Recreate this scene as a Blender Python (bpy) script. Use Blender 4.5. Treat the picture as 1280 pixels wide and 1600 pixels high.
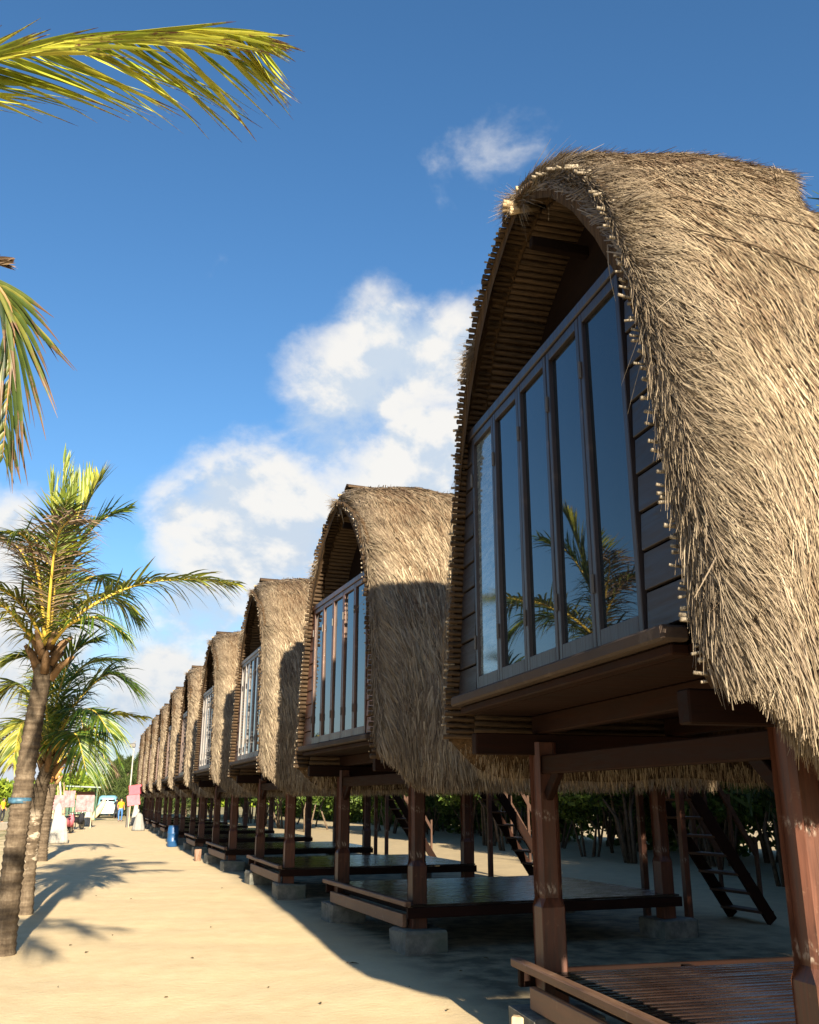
import bpy, bmesh, math, random
import numpy as np
from mathutils import Vector, Matrix
R = math.radians
PI = math.pi
random.seed(7)
rng = np.random.default_rng(7)
for o in list(bpy.data.objects):
    bpy.data.objects.remove(o)
scn = bpy.context.scene
col = scn.collection

# ------------------------------------------------------------------ camera
PITCH, YAW, FPX = R(17.386), R(17.908), 1450.0
EYE = Vector((0, 0, 1.6))
cam = bpy.data.cameras.new('camera')
camo = bpy.data.objects.new('camera', cam)
col.objects.link(camo)
camo.location = EYE
camo.rotation_euler = (PI / 2 + PITCH, 0, -YAW)
cam.sensor_fit = 'HORIZONTAL'
cam.sensor_width = 36
cam.lens = FPX / 1280 * 36
cam.shift_y = -5 / 1280
cam.clip_start = 0.05
cam.clip_end = 3000
scn.camera = camo
F_ = Vector((math.sin(YAW) * math.cos(PITCH), math.cos(YAW) * math.cos(PITCH), math.sin(PITCH)))
R_ = Vector((math.cos(YAW), -math.sin(YAW), 0))
U_ = R_.cross(F_)


def ray(x, y):
    return (F_ * FPX + R_ * (x - 640) - U_ * (y - 795)).normalized()


def gnd(x, y, z=0.0):
    d = ray(x, y)
    return EYE + d * ((z - EYE.z) / d.z)


def atY(x, y, Y):
    d = ray(x, y)
    return EYE + d * (Y / d.y)


# ------------------------------------------------------------------ sun, exposure
SUN_EL, SUN_AZ = R(18.0), R(2.9)      # light travels towards +Y, turned a little to +X
sun = bpy.data.lights.new('sun', 'SUN')
suno = bpy.data.objects.new('sun', sun)
col.objects.link(suno)
sun.energy = 5.0
sun.angle = R(0.6)
sun.color = (1.0, 0.86, 0.65)
trav = Vector((math.sin(SUN_AZ) * math.cos(SUN_EL), math.cos(SUN_AZ) * math.cos(SUN_EL), -math.sin(SUN_EL)))
suno.rotation_euler = trav.to_track_quat('-Z', 'Y').to_euler()
suno.location = (-4, -20, 20)
scn.view_settings.view_transform = 'Standard'
scn.view_settings.look = 'None'
scn.view_settings.gamma = 1
scn.view_settings.use_curve_mapping = False
scn.view_settings.exposure = 1.85
scn.render.engine = 'CYCLES'

# ------------------------------------------------------------------ world: sky and clouds
world = bpy.data.worlds.new('World')
scn.world = world
world.use_nodes = True
nt = world.node_tree
nt.nodes.clear()


class NB:
    def __init__(s, tree):
        s.t = tree

    def node(s, typ, **kw):
        n = s.t.nodes.new(typ)
        for k, v in kw.items():
            setattr(n, k, v)
        return n

    def put(s, sock, v):
        if isinstance(v, bpy.types.NodeSocket):
            s.t.links.new(v, sock)
        elif v is not None:
            sock.default_value = v

    def math(s, op, a, b=None, c=None, clamp=False):
        n = s.node('ShaderNodeMath', operation=op, use_clamp=clamp)
        s.put(n.inputs[0], a)
        if b is not None: s.put(n.inputs[1], b)
        if c is not None: s.put(n.inputs[2], c)
        return n.outputs[0]

    def vmath(s, op, a, b=None, out=0):
        n = s.node('ShaderNodeVectorMath', operation=op)
        s.put(n.inputs[0], a)
        if b is not None: s.put(n.inputs[1], b)
        return n.outputs[out]

    def scale(s, a, f):
        n = s.node('ShaderNodeVectorMath', operation='SCALE')
        s.put(n.inputs[0], a)
        s.put(n.inputs['Scale'], f)
        return n.outputs[0]

    def rng(s, v, a, b, c=0.0, d=1.0, smooth=False):
        n = s.node('ShaderNodeMapRange', interpolation_type='SMOOTHSTEP' if smooth else 'LINEAR')
        for i, x in enumerate((v, a, b, c, d)):
            s.put(n.inputs[i], x)
        return n.outputs[0]

    def noise(s, vec, sc, det=4, rough=.5, dist=0.0, out=0):
        n = s.node('ShaderNodeTexNoise')
        s.put(n.inputs['Vector'], vec)
        n.inputs['Scale'].default_value = sc
        n.inputs['Detail'].default_value = det
        n.inputs['Roughness'].default_value = rough
        n.inputs['Distortion'].default_value = dist
        return n.outputs[out]

    def mix(s, f, a, b, mode='MIX'):
        n = s.node('ShaderNodeMix', data_type='RGBA', blend_type=mode)
        s.put(n.inputs[0], f)
        s.put(n.inputs[6], a if isinstance(a, bpy.types.NodeSocket) else (*a, 1)[:4])
        s.put(n.inputs[7], b if isinstance(b, bpy.types.NodeSocket) else (*b, 1)[:4])
        return n.outputs[2]

    def ramp(s, f, stops):
        n = s.node('ShaderNodeValToRGB')
        s.put(n.inputs[0], f)
        e = n.color_ramp.elements
        while len(e) < len(stops): e.new(.5)
        for i, (p, c) in enumerate(stops):
            e[i].position = p
            e[i].color = (*c, 1)
        return n.outputs[0]


W = NB(nt)
sky = W.node('ShaderNodeTexSky', sky_type='NISHITA')
sky.sun_disc = False
sky.sun_elevation = SUN_EL
sky.sun_rotation = PI + SUN_AZ
sky.altitude = 0
sky.air_density = 1.0
sky.dust_density = 0.6
sky.ozone_density = 3.0
tc = W.node('ShaderNodeTexCoord')
D = W.vmath('NORMALIZE', tc.outputs['Generated'])
sep = W.node('ShaderNodeSeparateXYZ')
W.put(sep.inputs[0], D)
Dz = sep.outputs[2]
SKYK = 0.053
hs = W.node('ShaderNodeHueSaturation')
hs.inputs['Saturation'].default_value = 1.17
hs.inputs['Value'].default_value = 1.0
W.put(hs.inputs['Color'], sky.outputs[0])
skyc = hs.outputs[0]
# cloud masses: direction, angular radius, weight
blobs = [(400, 830, 165, 1.15), (290, 800, 90, .9), (590, 590, 155, .98), (690, 560, 120, 1.0), (650, 720, 140, 1.05), (520, 700, 110, .75),
         (500, 880, 120, .9), (740, 235, 120, .38), (850, 225, 120, .34), (690, 330, 110, .34), (290, 712, 42, .5), (385, 690, 50, .55),
         (20, 860, 110, 1.0), (10, 1000, 150, 1.05), (30, 1140, 140, 1.1), (330, 960, 140, .8), (250, 1110, 140, 1.0),
         (420, 1050, 150, .5), (850, 520, 170, .7), (900, 750, 200, .8)]
cov = None
for (x, y, r, wgt) in blobs:
    dd = ray(x, y)
    dist = W.vmath('DISTANCE', D, (dd.x, dd.y, dd.z), out=1)
    m = W.math('MULTIPLY', W.rng(dist, 0.0, r / 1450 * 1.75, 1, 0, True), wgt)
    cov = m if cov is None else W.math('SMOOTH_MAX', cov, m, 0.15)
# elsewhere: scattered cumulus, thicker towards the horizon
gen = W.noise(D, 2.3, 2, .5)
low = W.rng(Dz, 0.0, 0.62, .55, 0.0)
gcov = W.math('MULTIPLY', W.rng(gen, .45, .62), low)
# keep the generic field out of the blue part of the sky seen left of the huts
dfr = ray(300, 350)
away = W.rng(W.vmath('DISTANCE', D, (dfr.x, dfr.y, dfr.z), out=1), .45, .75, 0, 1, True)
cov = W.math('MAXIMUM', cov, W.math('MULTIPLY', gcov, away))
sq = W.node('ShaderNodeVectorMath', operation='MULTIPLY')
W.put(sq.inputs[0], D)
sq.inputs[1].default_value = (1, 1, 1.35)
DV = sq.outputs[0]


def puff(off):
    v = W.vmath('ADD', DV, off)
    n1 = W.noise(v, 8.5, 7, .54, .25)
    n2 = W.noise(v, 26, 5, .6)
    return W.math('ADD', W.math('MULTIPLY', n1, .8), W.math('MULTIPLY', n2, .2))


n0 = puff((3.1, 1.7, 0.4))
n1 = puff((3.1 - .018, 1.7 - .014, 0.4 + .034))
dens = W.math('ADD', n0, W.math('SUBTRACT', W.math('MULTIPLY', cov, .64), 0.78))
alpha = W.rng(dens, -.05, .26, 0, 1, True)
core = W.rng(dens, .02, .34, 0, 1, True)
lit = W.rng(W.math('SUBTRACT', n0, n1), -.07, .055, 0, 1, True)
elev = W.rng(Dz, .0, .5, 0, 1)
bright = W.mix(W.rng(Dz, .02, .2), (4.9, 4.6, 4.2), (5.0, 4.9, 4.7))
shade = W.mix(W.rng(Dz, .0, .3), (3.0, 3.4, 3.9), (3.3, 3.8, 4.4))
cc = W.mix(lit, shade, bright)
# thin edges take the sky's blue
skymix = W.mix(W.math('MULTIPLY', alpha, .97), skyc, cc)
# pale air near the horizon
hz = W.rng(Dz, -.02, .20, .65, 0, True)
skymix = W.mix(hz, skymix, (3.2, 3.9, 4.8))
bg = W.node('ShaderNodeBackground')
W.put(bg.inputs[0], skymix)
bg.inputs[1].default_value = SKYK
wo = W.node('ShaderNodeOutputWorld')
W.put(wo.inputs[0], bg.outputs[0])


# ------------------------------------------------------------------ helpers
def tag(o, label=None, cat=None, group=None, kind=None):
    if label: o['label'] = label
    if cat: o['category'] = cat
    if group: o['group'] = group
    if kind: o['kind'] = kind
    return o


def empty(name, loc=(0, 0, 0), rz=0.0, parent=None):
    o = bpy.data.objects.new(name, None)
    o.location = loc
    o.rotation_euler = (0, 0, rz)
    o.empty_display_size = .2
    if parent: o.parent = parent
    col.objects.link(o)
    return o


def link(name, me, parent=None, loc=None, rot=None):
    o = bpy.data.objects.new(name, me)
    if parent: o.parent = parent
    if loc is not None: o.location = loc
    if rot is not None: o.rotation_euler = rot
    col.objects.link(o)
    return o


def children(o):
    return [c for c in col.objects if c.parent == o]


def copy_tree(o, kids, parent=None):
    c = o.copy()
    col.objects.link(c)
    c.parent = parent
    for ch in kids.get(o.name, []):
        copy_tree(ch, kids, c)
    return c


def kidmap():
    k = {}
    for o in col.objects:
        if o.parent: k.setdefault(o.parent.name, []).append(o)
    return k


class MB:
    """collects shapes of ONE part"""
    def __init__(s):
        s.v = []
        s.f = []

    def add(s, vs, fs):
        b = len(s.v)
        s.v += [tuple(q) for q in vs]
        s.f += [tuple(b + i for i in f) for f in fs]
        return s

    def box(s, c, d, M=None, ch=0.0):
        x, y, z = [q / 2 for q in d]
        if ch > 0:
            vs, fs = chbox(x, y, z, ch)
        else:
            vs = [(i * x, j * y, k * z) for i in (-1, 1) for j in (-1, 1) for k in (-1, 1)]
            fs = [(0, 1, 3, 2), (4, 6, 7, 5), (0, 4, 5, 1), (2, 3, 7, 6), (0, 2, 6, 4), (1, 5, 7, 3)]
        out = []
        for q in vs:
            q = Vector(q)
            if M: q = M @ q
            out.append(q + Vector(c))
        return s.add(out, fs)

    def bar(s, p0, p1, w, h, ch=0.0, up=(0, 0, 1)):
        p0, p1 = Vector(p0), Vector(p1)
        d = p1 - p0
        L = d.length
        d.normalize()
        u = Vector(up)
        side = d.cross(u)
        if side.length < 1e-4: side = d.cross(Vector((1, 0, 0)))
        side.normalize()
        u = side.cross(d)
        M = Matrix((d, side, u)).transposed()
        return s.box((p0 + p1) / 2, (L, w, h), M, ch)

    def tube(s, pts, rad, n=8, cap=True):
        pts = [Vector(p) for p in pts]
        if not hasattr(rad, '__len__'): rad = [rad] * len(pts)
        vs, fs = [], []
        ref = Vector((0.123, 0.31, 0.94))
        prev = None
        for i, p in enumerate(pts):
            t = (pts[min(i + 1, len(pts) - 1)] - pts[max(i - 1, 0)]).normalized()
            a = prev if prev is not None else (t.cross(ref) if abs(t.dot(ref)) < .95 else t.cross(Vector((1, 0, 0))))
            a = (a - t * a.dot(t)).normalized()
            prev = a
            b = t.cross(a)
            for k in range(n):
                an = 2 * PI * k / n
                vs.append(p + (a * math.cos(an) + b * math.sin(an)) * rad[i])
        for i in range(len(pts) - 1):
            for k in range(n):
                fs.append((i * n + k, i * n + (k + 1) % n, (i + 1) * n + (k + 1) % n, (i + 1) * n + k))
        if cap:
            fs.append(tuple(range(n - 1, -1, -1)))
            fs.append(tuple((len(pts) - 1) * n + k for k in range(n)))
        return s.add(vs, fs)

    def sweep(s, secs):
        """secs: rings of equal length"""
        n = len(secs[0])
        vs = [q for r in secs for q in r]
        fs = []
        for i in range(len(secs) - 1):
            for k in range(n):
                fs.append((i * n + k, i * n + (k + 1) % n, (i + 1) * n + (k + 1) % n, (i + 1) * n + k))
        fs.append(tuple(range(n - 1, -1, -1)))
        fs.append(tuple((len(secs) - 1) * n + k for k in range(n)))
        return s.add(vs, fs)

    def ball(s, c, r, n=8, m=6, sc=(1, 1, 1)):
        secs = []
        for i in range(m + 1):
            th = PI * (.04 + .92 * i / m)
            secs.append([(c[0] + r * sc[0] * math.sin(th) * math.cos(2 * PI * k / n),
                          c[1] + r * sc[1] * math.sin(th) * math.sin(2 * PI * k / n),
                          c[2] - r * sc[2] * math.cos(th)) for k in range(n)])
        return s.sweep(secs)

    def mesh(s, name, mat, smooth=False):
        me = bpy.data.meshes.new(name)
        me.from_pydata(s.v, [], s.f)
        bm = bmesh.new()
        bm.from_mesh(me)
        bmesh.ops.recalc_face_normals(bm, faces=bm.faces)
        bm.to_mesh(me)
        bm.free()
        me.materials.append(mat)
        if smooth: me.polygons.foreach_set('use_smooth', [True] * len(me.polygons))
        return me

    def build(s, name, mat, parent=None, smooth=False, loc=None, rot=None):
        return link(name, s.mesh(name, mat, smooth), parent, loc, rot)


def chbox(x, y, z, c):
    c = min(c, x * .8, y * .8, z * .8)
    vs = []
    idx = {}
    for i in (-1, 1):
        for j in (-1, 1):
            for k in (-1, 1):
                for a, p in enumerate(((i * x, j * (y - c), k * (z - c)), (i * (x - c), j * y, k * (z - c)), (i * (x - c), j * (y - c), k * z))):
                    idx[(i, j, k, a)] = len(vs)
                    vs.append(p)
    fs = []
    for sg in (-1, 1):
        fs.append([idx[(sg, j, k, 0)] for j, k in ((-1, -1), (1, -1), (1, 1), (-1, 1))])
        fs.append([idx[(j, sg, k, 1)] for j, k in ((-1, -1), (1, -1), (1, 1), (-1, 1))])
        fs.append([idx[(j, k, sg, 2)] for j, k in ((-1, -1), (1, -1), (1, 1), (-1, 1))])
    for a in (-1, 1):
        for b in (-1, 1):
            fs.append([idx[(-1, a, b, 1)], idx[(1, a, b, 1)], idx[(1, a, b, 2)], idx[(-1, a, b, 2)]])
            fs.append([idx[(a, -1, b, 0)], idx[(a, 1, b, 0)], idx[(a, 1, b, 2)], idx[(a, -1, b, 2)]])
            fs.append([idx[(a, b, -1, 0)], idx[(a, b, 1, 0)], idx[(a, b, 1, 1)], idx[(a, b, -1, 1)]])
    for i in (-1, 1):
        for j in (-1, 1):
            for k in (-1, 1):
                fs.append([idx[(i, j, k, 0)], idx[(i, j, k, 1)], idx[(i, j, k, 2)]])
    return vs, fs


def npmesh(name, V, Fq, mat, attrs=None, smooth=False):
    """V (n,3) array, Fq (m,4) or (m,3) int array"""
    me = bpy.data.meshes.new(name)
    V = np.asarray(V, np.float32)
    Fq = np.asarray(Fq, np.int32)
    k = Fq.shape[1]
    me.vertices.add(len(V))
    me.vertices.foreach_set('co', V.ravel())
    me.loops.add(Fq.size)
    me.loops.foreach_set('vertex_index', Fq.ravel())
    me.polygons.add(len(Fq))
    me.polygons.foreach_set('loop_start', np.arange(0, Fq.size, k, dtype=np.int32))
    me.polygons.foreach_set('loop_total', np.full(len(Fq), k, np.int32))
    if smooth: me.polygons.foreach_set('use_smooth', np.ones(len(Fq), bool))
    me.update(calc_edges=True)
    me.validate()
    for an, arr in (attrs or {}).items():
        a = me.attributes.new(an, 'FLOAT', 'POINT')
        a.data.foreach_set('value', np.asarray(arr, np.float32).ravel())
    me.materials.append(mat)
    return me


def strips(P, Dr, Sd, L, Wd, segs, bend, rnd, tip=.25):
    """n tapered strips. P base, Dr unit direction, Sd unit side, bend (n,3) added * t^2"""
    n = len(P)
    t = np.linspace(0, 1, segs + 1)
    C = P[:, None, :] + Dr[:, None, :] * (L[:, None] * t[None, :])[:, :, None] + bend[:, None, :] * (t ** 2)[None, :, None]
    wd = Wd[:, None] * (1 - (1 - tip) * t[None, :] ** 1.5) * .5
    A = C - Sd[:, None, :] * wd[:, :, None]
    B = C + Sd[:, None, :] * wd[:, :, None]
    V = np.stack([A, B], 2).reshape(n, (segs + 1) * 2, 3)
    base = np.arange(n)[:, None] * (segs + 1) * 2
    f = []
    for i in range(segs):
        f.append(base + np.array([[2 * i, 2 * i + 1, 2 * i + 3, 2 * i + 2]]))
    Fq = np.stack(f, 1).reshape(-1, 4)
    at = {'rnd': np.repeat(rnd, (segs + 1) * 2), 'tt': np.tile(np.repeat(t, 2), n)}
    return V.reshape(-1, 3), Fq, at


def merge(parts):
    V, Fq, at = [], [], {}
    o = 0
    for v, f, a in parts:
        V.append(v)
        Fq.append(f + o)
        o += len(v)
        for k, x in a.items(): at.setdefault(k, []).append(x)
    return np.concatenate(V), np.concatenate(Fq), {k: np.concatenate(x) for k, x in at.items()}


def unit(a):
    return a / np.maximum(np.linalg.norm(a, axis=-1, keepdims=True), 1e-9)


# ------------------------------------------------------------------ materials
def mat(name, build, rough=.7, spec=.3):
    m = bpy.data.materials.new(name)
    m.use_nodes = True
    t = m.node_tree
    b = t.nodes['Principled BSDF']
    b.inputs['Roughness'].default_value = rough
    b.inputs['Specular IOR Level'].default_value = spec
    N = NB(t)
    build(N, b)
    return m


def objcoord(N):
    return N.node('ShaderNodeTexCoord').outputs['Object']


def bump(N, b, h, dist, strength=1.0):
    n = N.node('ShaderNodeBump')
    n.inputs['Strength'].default_value = strength
    n.inputs['Distance'].default_value = dist
    N.put(n.inputs['Height'], h)
    N.put(b.inputs['Normal'], n.outputs[0])


def stretched(N, sx, sy, sz, src=None):
    n = N.node('ShaderNodeMapping')
    N.put(n.inputs['Vector'], src or objcoord(N))
    n.inputs['Scale'].default_value = (sx, sy, sz)
    return n.outputs[0]


def wood(name, dark, light, axis='z', rough=.5, wear=None, wearamt=.5, spec=.4, flecks=False):
    def f(N, b):
        s = {'x': (1.2, 14, 14), 'y': (14, 1.2, 14), 'z': (14, 14, 1.2)}[axis]
        g = N.noise(stretched(N, *s), 2.2, 6, .6, .6)
        g2 = N.noise(objcoord(N), 1.7, 3, .6)
        inf = N.node('ShaderNodeObjectInfo').outputs['Random']
        k = N.math('ADD', N.math('MULTIPLY', g, .7), N.math('ADD', N.math('MULTIPLY', g2, .35), N.math('MULTIPLY', inf, .18)))
        c = N.ramp(N.math('SUBTRACT', k, .14), [(.3, dark), (.75, light)])
        if wear:
            w = N.noise(objcoord(N), 5.5, 8, .7)
            c = N.mix(N.rng(w, .58, .72, 0, wearamt), c, wear)
        if flecks:
            z = N.node('ShaderNodeSeparateXYZ')
            N.put(z.inputs[0], objcoord(N))
            fl = None
            for zc in (.84, 1.33):
                bnd = N.rng(N.math('ABSOLUTE', N.math('SUBTRACT', z.outputs[2], zc)), .015, .045, 1, 0)
                fl = bnd if fl is None else N.math('MAXIMUM', fl, bnd)
            fn = N.noise(stretched(N, 1, 1, .5), 48, 4, .6)
            gate = N.rng(N.noise(objcoord(N), 4.0, 2, .5), .44, .54)
            c = N.mix(N.math('MULTIPLY', N.math('MULTIPLY', fl, gate), N.math('MULTIPLY', N.rng(fn, .50, .62), .6)), c, (.36, .31, .26))
        N.put(b.inputs['Base Color'], c)
        N.put(b.inputs['Roughness'], N.rng(g, .3, .7, rough - .1, rough + .15))
        bump(N, b, g, .003, .6)
    return mat(name, f, rough, spec)


M_post = wood('red_brown_post_wood', (.028, .010, .006), (.13, .043, .021), 'z', .5, (.30, .19, .12), .45, flecks=True)
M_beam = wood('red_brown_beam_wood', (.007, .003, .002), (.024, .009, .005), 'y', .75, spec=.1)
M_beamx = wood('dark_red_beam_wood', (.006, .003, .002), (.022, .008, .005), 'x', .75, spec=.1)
M_slat = wood('worn_slat_wood', (.005, .003, .003), (.020, .011, .009), 'x', .22, (.10, .065, .045), .25, .6)
M_rail = wood('weathered_rail_wood', (.07, .035, .02), (.20, .115, .07), 'y', .6, (.32, .24, .17), .5)
M_sill = wood('grey_weathered_sill_wood', (.025, .018, .015), (.065, .046, .036), 'y', .7, (.18, .14, .11), .3, .15)
M_plank = wood('dark_plank_wood', (.011, .009, .011), (.030, .023, .024), 'y', .5)
M_plank_red = wood('brown_plank_wood', (.07, .030, .018), (.19, .085, .05), 'y', .5)
M_void = wood('attic_shade_board', (.008, .005, .004), (.018, .011, .008), 'y', .9, spec=.05)  # near-black colour stands for the unlit attic void above the windows
M_frame = wood('dark_window_frame_wood', (.012, .010, .013), (.040, .032, .034), 'z', .4, (.16, .12, .1), .3)
M_frame_red = wood('brown_window_frame_wood', (.04, .018, .012), (.12, .058, .036), 'z', .38, (.35, .22, .15), .4)
M_frame_pale = wood('sky_lit_window_frame_wood', (.11, .10, .10), (.22, .205, .20), 'z', .5)  # pale tone puts the sky's light on the frames into their colour
M_stair = wood('dark_stair_wood', (.03, .014, .009), (.09, .048, .03), 'y', .6, spec=.2)
M_pole = wood('pale_bamboo_pole', (.25, .18, .10), (.55, .43, .28), 'z', .5)


def f_glass(N, b):
    b.inputs['Base Color'].default_value = (.006, .009, .012, 1)
    b.inputs['IOR'].default_value = 1.48
    w = N.noise(objcoord(N), 1.3, 1, .4)
    bump(N, b, w, .004, .25)


M_glass = mat('window_glass', f_glass, .015, .8)


def f_glassmilky(N, b):
    w = N.noise(stretched(N, 1, 2, 9), 3, 4, .6)
    N.put(b.inputs['Base Color'], N.mix(N.rng(w, .35, .7), (.05, .07, .08), (.16, .19, .2)))
    b.inputs['IOR'].default_value = 1.8


M_glassm = mat('hazy_reflection_glass', f_glassmilky, .07, .8)  # pale streaks paint a hazy reflection into this pane's colour


def f_straw(N, b):
    a = N.node('ShaderNodeAttribute', attribute_name='rnd').outputs['Fac']
    tt = N.node('ShaderNodeAttribute', attribute_name='tt').outputs['Fac']
    big = N.noise(objcoord(N), 1.4, 4, .6)
    mid = N.noise(objcoord(N), 7.0, 3, .6)
    k = N.math('ADD', N.math('MULTIPLY', a, .62), N.math('ADD', N.math('MULTIPLY', big, .34), N.math('MULTIPLY', mid, .26)))
    c = N.ramp(k, [(.20, (.020, .010, .005)), (.40, (.088, .050, .024)), (.62, (.18, .134, .083)), (.88, (.35, .285, .19))])
    z = N.node('ShaderNodeSeparateXYZ')
    N.put(z.inputs[0], objcoord(N))
    # ridge straw painted browner for its dimmer grazing light, rim straw greyer
    c = N.mix(N.rng(z.outputs[2], 4.1, 5.5, 0, .8), c, N.mix(.5, c, (.07, .038, .02)))
    c = N.mix(N.rng(z.outputs[0], -.2, -.6, 0, .5), c, (.14, .12, .095))
    c = N.mix(N.rng(tt, .6, 1, 0, .2), c, (.38, .30, .19))
    pt = N.noise(stretched(N, 1, 1, .55), 3.1, 5, .65)
    c = N.mix(N.rng(pt, .50, .68, 0, .55), c, N.mix(.55, c, (.085, .065, .045)))
    c = N.mix(N.rng(pt, .48, .32, 0, .5), c, N.mix(.5, c, (.30, .26, .19)))
    N.put(b.inputs['Base Color'], c)


M_straw = mat('thatch_straw', f_straw, .62, .35)


def f_thsh(N, b):
    g = N.noise(stretched(N, 30, 30, 2.5), 1.2, 6, .7)
    N.put(b.inputs['Base Color'], N.ramp(g, [(.3, (.02, .012, .006)), (.7, (.10, .062, .033))]))
    bump(N, b, g, .02, 1)


M_thatch = mat('thatch_body', f_thsh, .9, .1)


def f_batten(N, b):
    g = N.noise(stretched(N, 5, 30, 30), 1.5, 5, .65)
    inf = N.node('ShaderNodeObjectInfo').outputs['Random']
    k = N.math('ADD', g, N.math('MULTIPLY', inf, .2))
    N.put(b.inputs['Base Color'], N.ramp(k, [(.32, (.008, .005, .003)), (.88, (.085, .054, .030))]))
    bump(N, b, g, .006, .8)


M_batten = mat('reed_bundle', f_batten, .8, .2)
M_tip = mat('cut_reed_tip', lambda N, b: N.put(b.inputs['Base Color'], N.ramp(N.noise(objcoord(N), 60, 2, .5), [(.3, (.06, .045, .03)), (.7, (.30, .26, .20))])), .8, .2)


def f_conc(N, b):
    g = N.noise(objcoord(N), 9, 8, .65)
    h = N.noise(objcoord(N), 2.2, 3, .6)
    c = N.ramp(g, [(.3, (.07, .075, .068)), (.7, (.19, .185, .16))])
    c = N.mix(N.rng(h, .5, .68, 0, .6), c, (.06, .085, .06))
    N.put(b.inputs['Base Color'], c)
    bump(N, b, g, .02, .8)


M_conc = mat('mossy_concrete', f_conc, .9, .2)


def f_sand(N, b):
    P = N.node('ShaderNodeNewGeometry').outputs['Position']
    fine = N.noise(P, 55, 8, .7)
    med = N.noise(P, 3.2, 6, .6)
    big = N.noise(P, .35, 4, .55)
    c = N.ramp(med, [(.3, (.52, .41, .245)), (.7, (.61, .49, .305))])
    c = N.mix(N.rng(fine, .45, .75, 0, .35), c, (.72, .58, .37))
    c = N.mix(N.rng(fine, .42, .25, 0, .35), c, (.26, .19, .11))
    # shade under the huts painted into the sand colour; grass further left
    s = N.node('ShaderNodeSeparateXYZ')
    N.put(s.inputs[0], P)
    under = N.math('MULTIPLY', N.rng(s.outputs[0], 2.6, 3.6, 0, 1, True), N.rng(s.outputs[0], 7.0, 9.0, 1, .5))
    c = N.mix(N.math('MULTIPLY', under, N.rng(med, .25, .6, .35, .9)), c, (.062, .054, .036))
    gr = N.math('MULTIPLY', N.rng(N.math('ADD', s.outputs[0], N.math('MULTIPLY', big, 6)), 1.6, -.8, 0, 1, True), N.rng(s.outputs[1], 20, 45, 0, 1, True))
    gr = N.math('MULTIPLY', gr, N.rng(N.noise(P, 1.1, 6, .7), .42, .6))
    c = N.mix(gr, c, (.11, .12, .035))
    far = N.rng(s.outputs[1], 62, 90, 0, .8, True)
    c = N.mix(N.math('MULTIPLY', far, N.rng(big, .3, .6)), c, (.13, .13, .045))
    N.put(b.inputs['Base Color'], c)
    hgt = N.math('ADD', N.math('MULTIPLY', fine, .25), N.math('ADD', N.math('MULTIPLY', N.noise(P, 14, 5, .6), .5), N.math('MULTIPLY', med, .5)))
    bump(N, b, hgt, .022, .5)


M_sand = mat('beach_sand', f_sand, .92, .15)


def f_leaf(dark, green, yellow, brown, tipstart=.72, bias=0.0, transl=.35):
    def f(N, b):
        a = N.node('ShaderNodeAttribute', attribute_name='rnd').outputs['Fac']
        tt = N.node('ShaderNodeAttribute', attribute_name='tt').outputs['Fac']
        n = N.noise(objcoord(N), 9, 4, .6)
        k = N.math('ADD', N.math('MULTIPLY', a, .75), N.math('ADD', N.math('MULTIPLY', n, .4), bias - .1))
        c = N.ramp(k, [(.1, dark), (.45, green), (.9, yellow)])
        tb = N.math('ADD', tt, N.math('MULTIPLY', N.math('SUBTRACT', N.noise(objcoord(N), 16, 4, .7), .5), .9))
        c = N.mix(N.rng(tb, tipstart, tipstart + .16), c, brown)
        N.put(b.inputs['Base Color'], c)
        tr = N.node('ShaderNodeBsdfTranslucent')
        N.put(tr.inputs[0], c)
        mx = N.node('ShaderNodeMixShader')
        mx.inputs[0].default_value = transl
        out = N.t.nodes['Material Output']
        N.put(mx.inputs[1], b.outputs[0])
        N.put(mx.inputs[2], tr.outputs[0])
        N.put(out.inputs[0], mx.outputs[0])
    return f


M_leaf0 = mat('yellow_green_palm_leaflet', f_leaf((.10, .16, .014), (.27, .32, .03), (.55, .51, .08), (.13, .06, .03), .80, .10, .35), .38, .5)
M_leaf1 = mat('palm_leaflet', f_leaf((.03, .06, .010), (.105, .15, .02), (.42, .40, .055), (.24, .16, .085), .80, .0), .4, .5)
M_leaf2 = mat('dark_palm_leaflet', f_leaf((.022, .055, .010), (.065, .13, .018), (.34, .36, .04), (.22, .15, .07), .90, -.04), .4, .5)
M_leafb = mat('brownish_palm_leaflet', f_leaf((.015, .03, .008), (.05, .075, .014), (.22, .20, .04), (.12, .07, .04), .66, -.02, .25), .45, .4)  # darker, browner leaflets of the hanging frond
M_leafdry = mat('dry_palm_leaflet', f_leaf((.06, .035, .03), (.17, .12, .08), (.30, .23, .14), (.22, .15, .11), .7, .0, .2), .6, .3)
M_spear = mat('young_palm_leaf', f_leaf((.07, .12, .02), (.18, .24, .04), (.32, .36, .08), (.25, .24, .10), .9, .0, .4), .4, .5)


def solid(name, c, rough=.6, spec=.3, var=.15, sc=6, metal=0.0):
    def f(N, b):
        g = N.noise(objcoord(N), sc, 5, .6)
        N.put(b.inputs['Base Color'], N.mix(N.rng(g, .3, .7), tuple(q * (1 - var) for q in c), tuple(min(1, q * (1 + var)) for q in c)))
        b.inputs['Metallic'].default_value = metal
    return mat(name, f, rough, spec)


M_rachis = solid('yellow_frond_stem', (.50, .36, .06), .45, .4, .3)
M_rachisd = solid('brown_frond_stem', (.22, .13, .06), .7, .2, .3)


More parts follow.
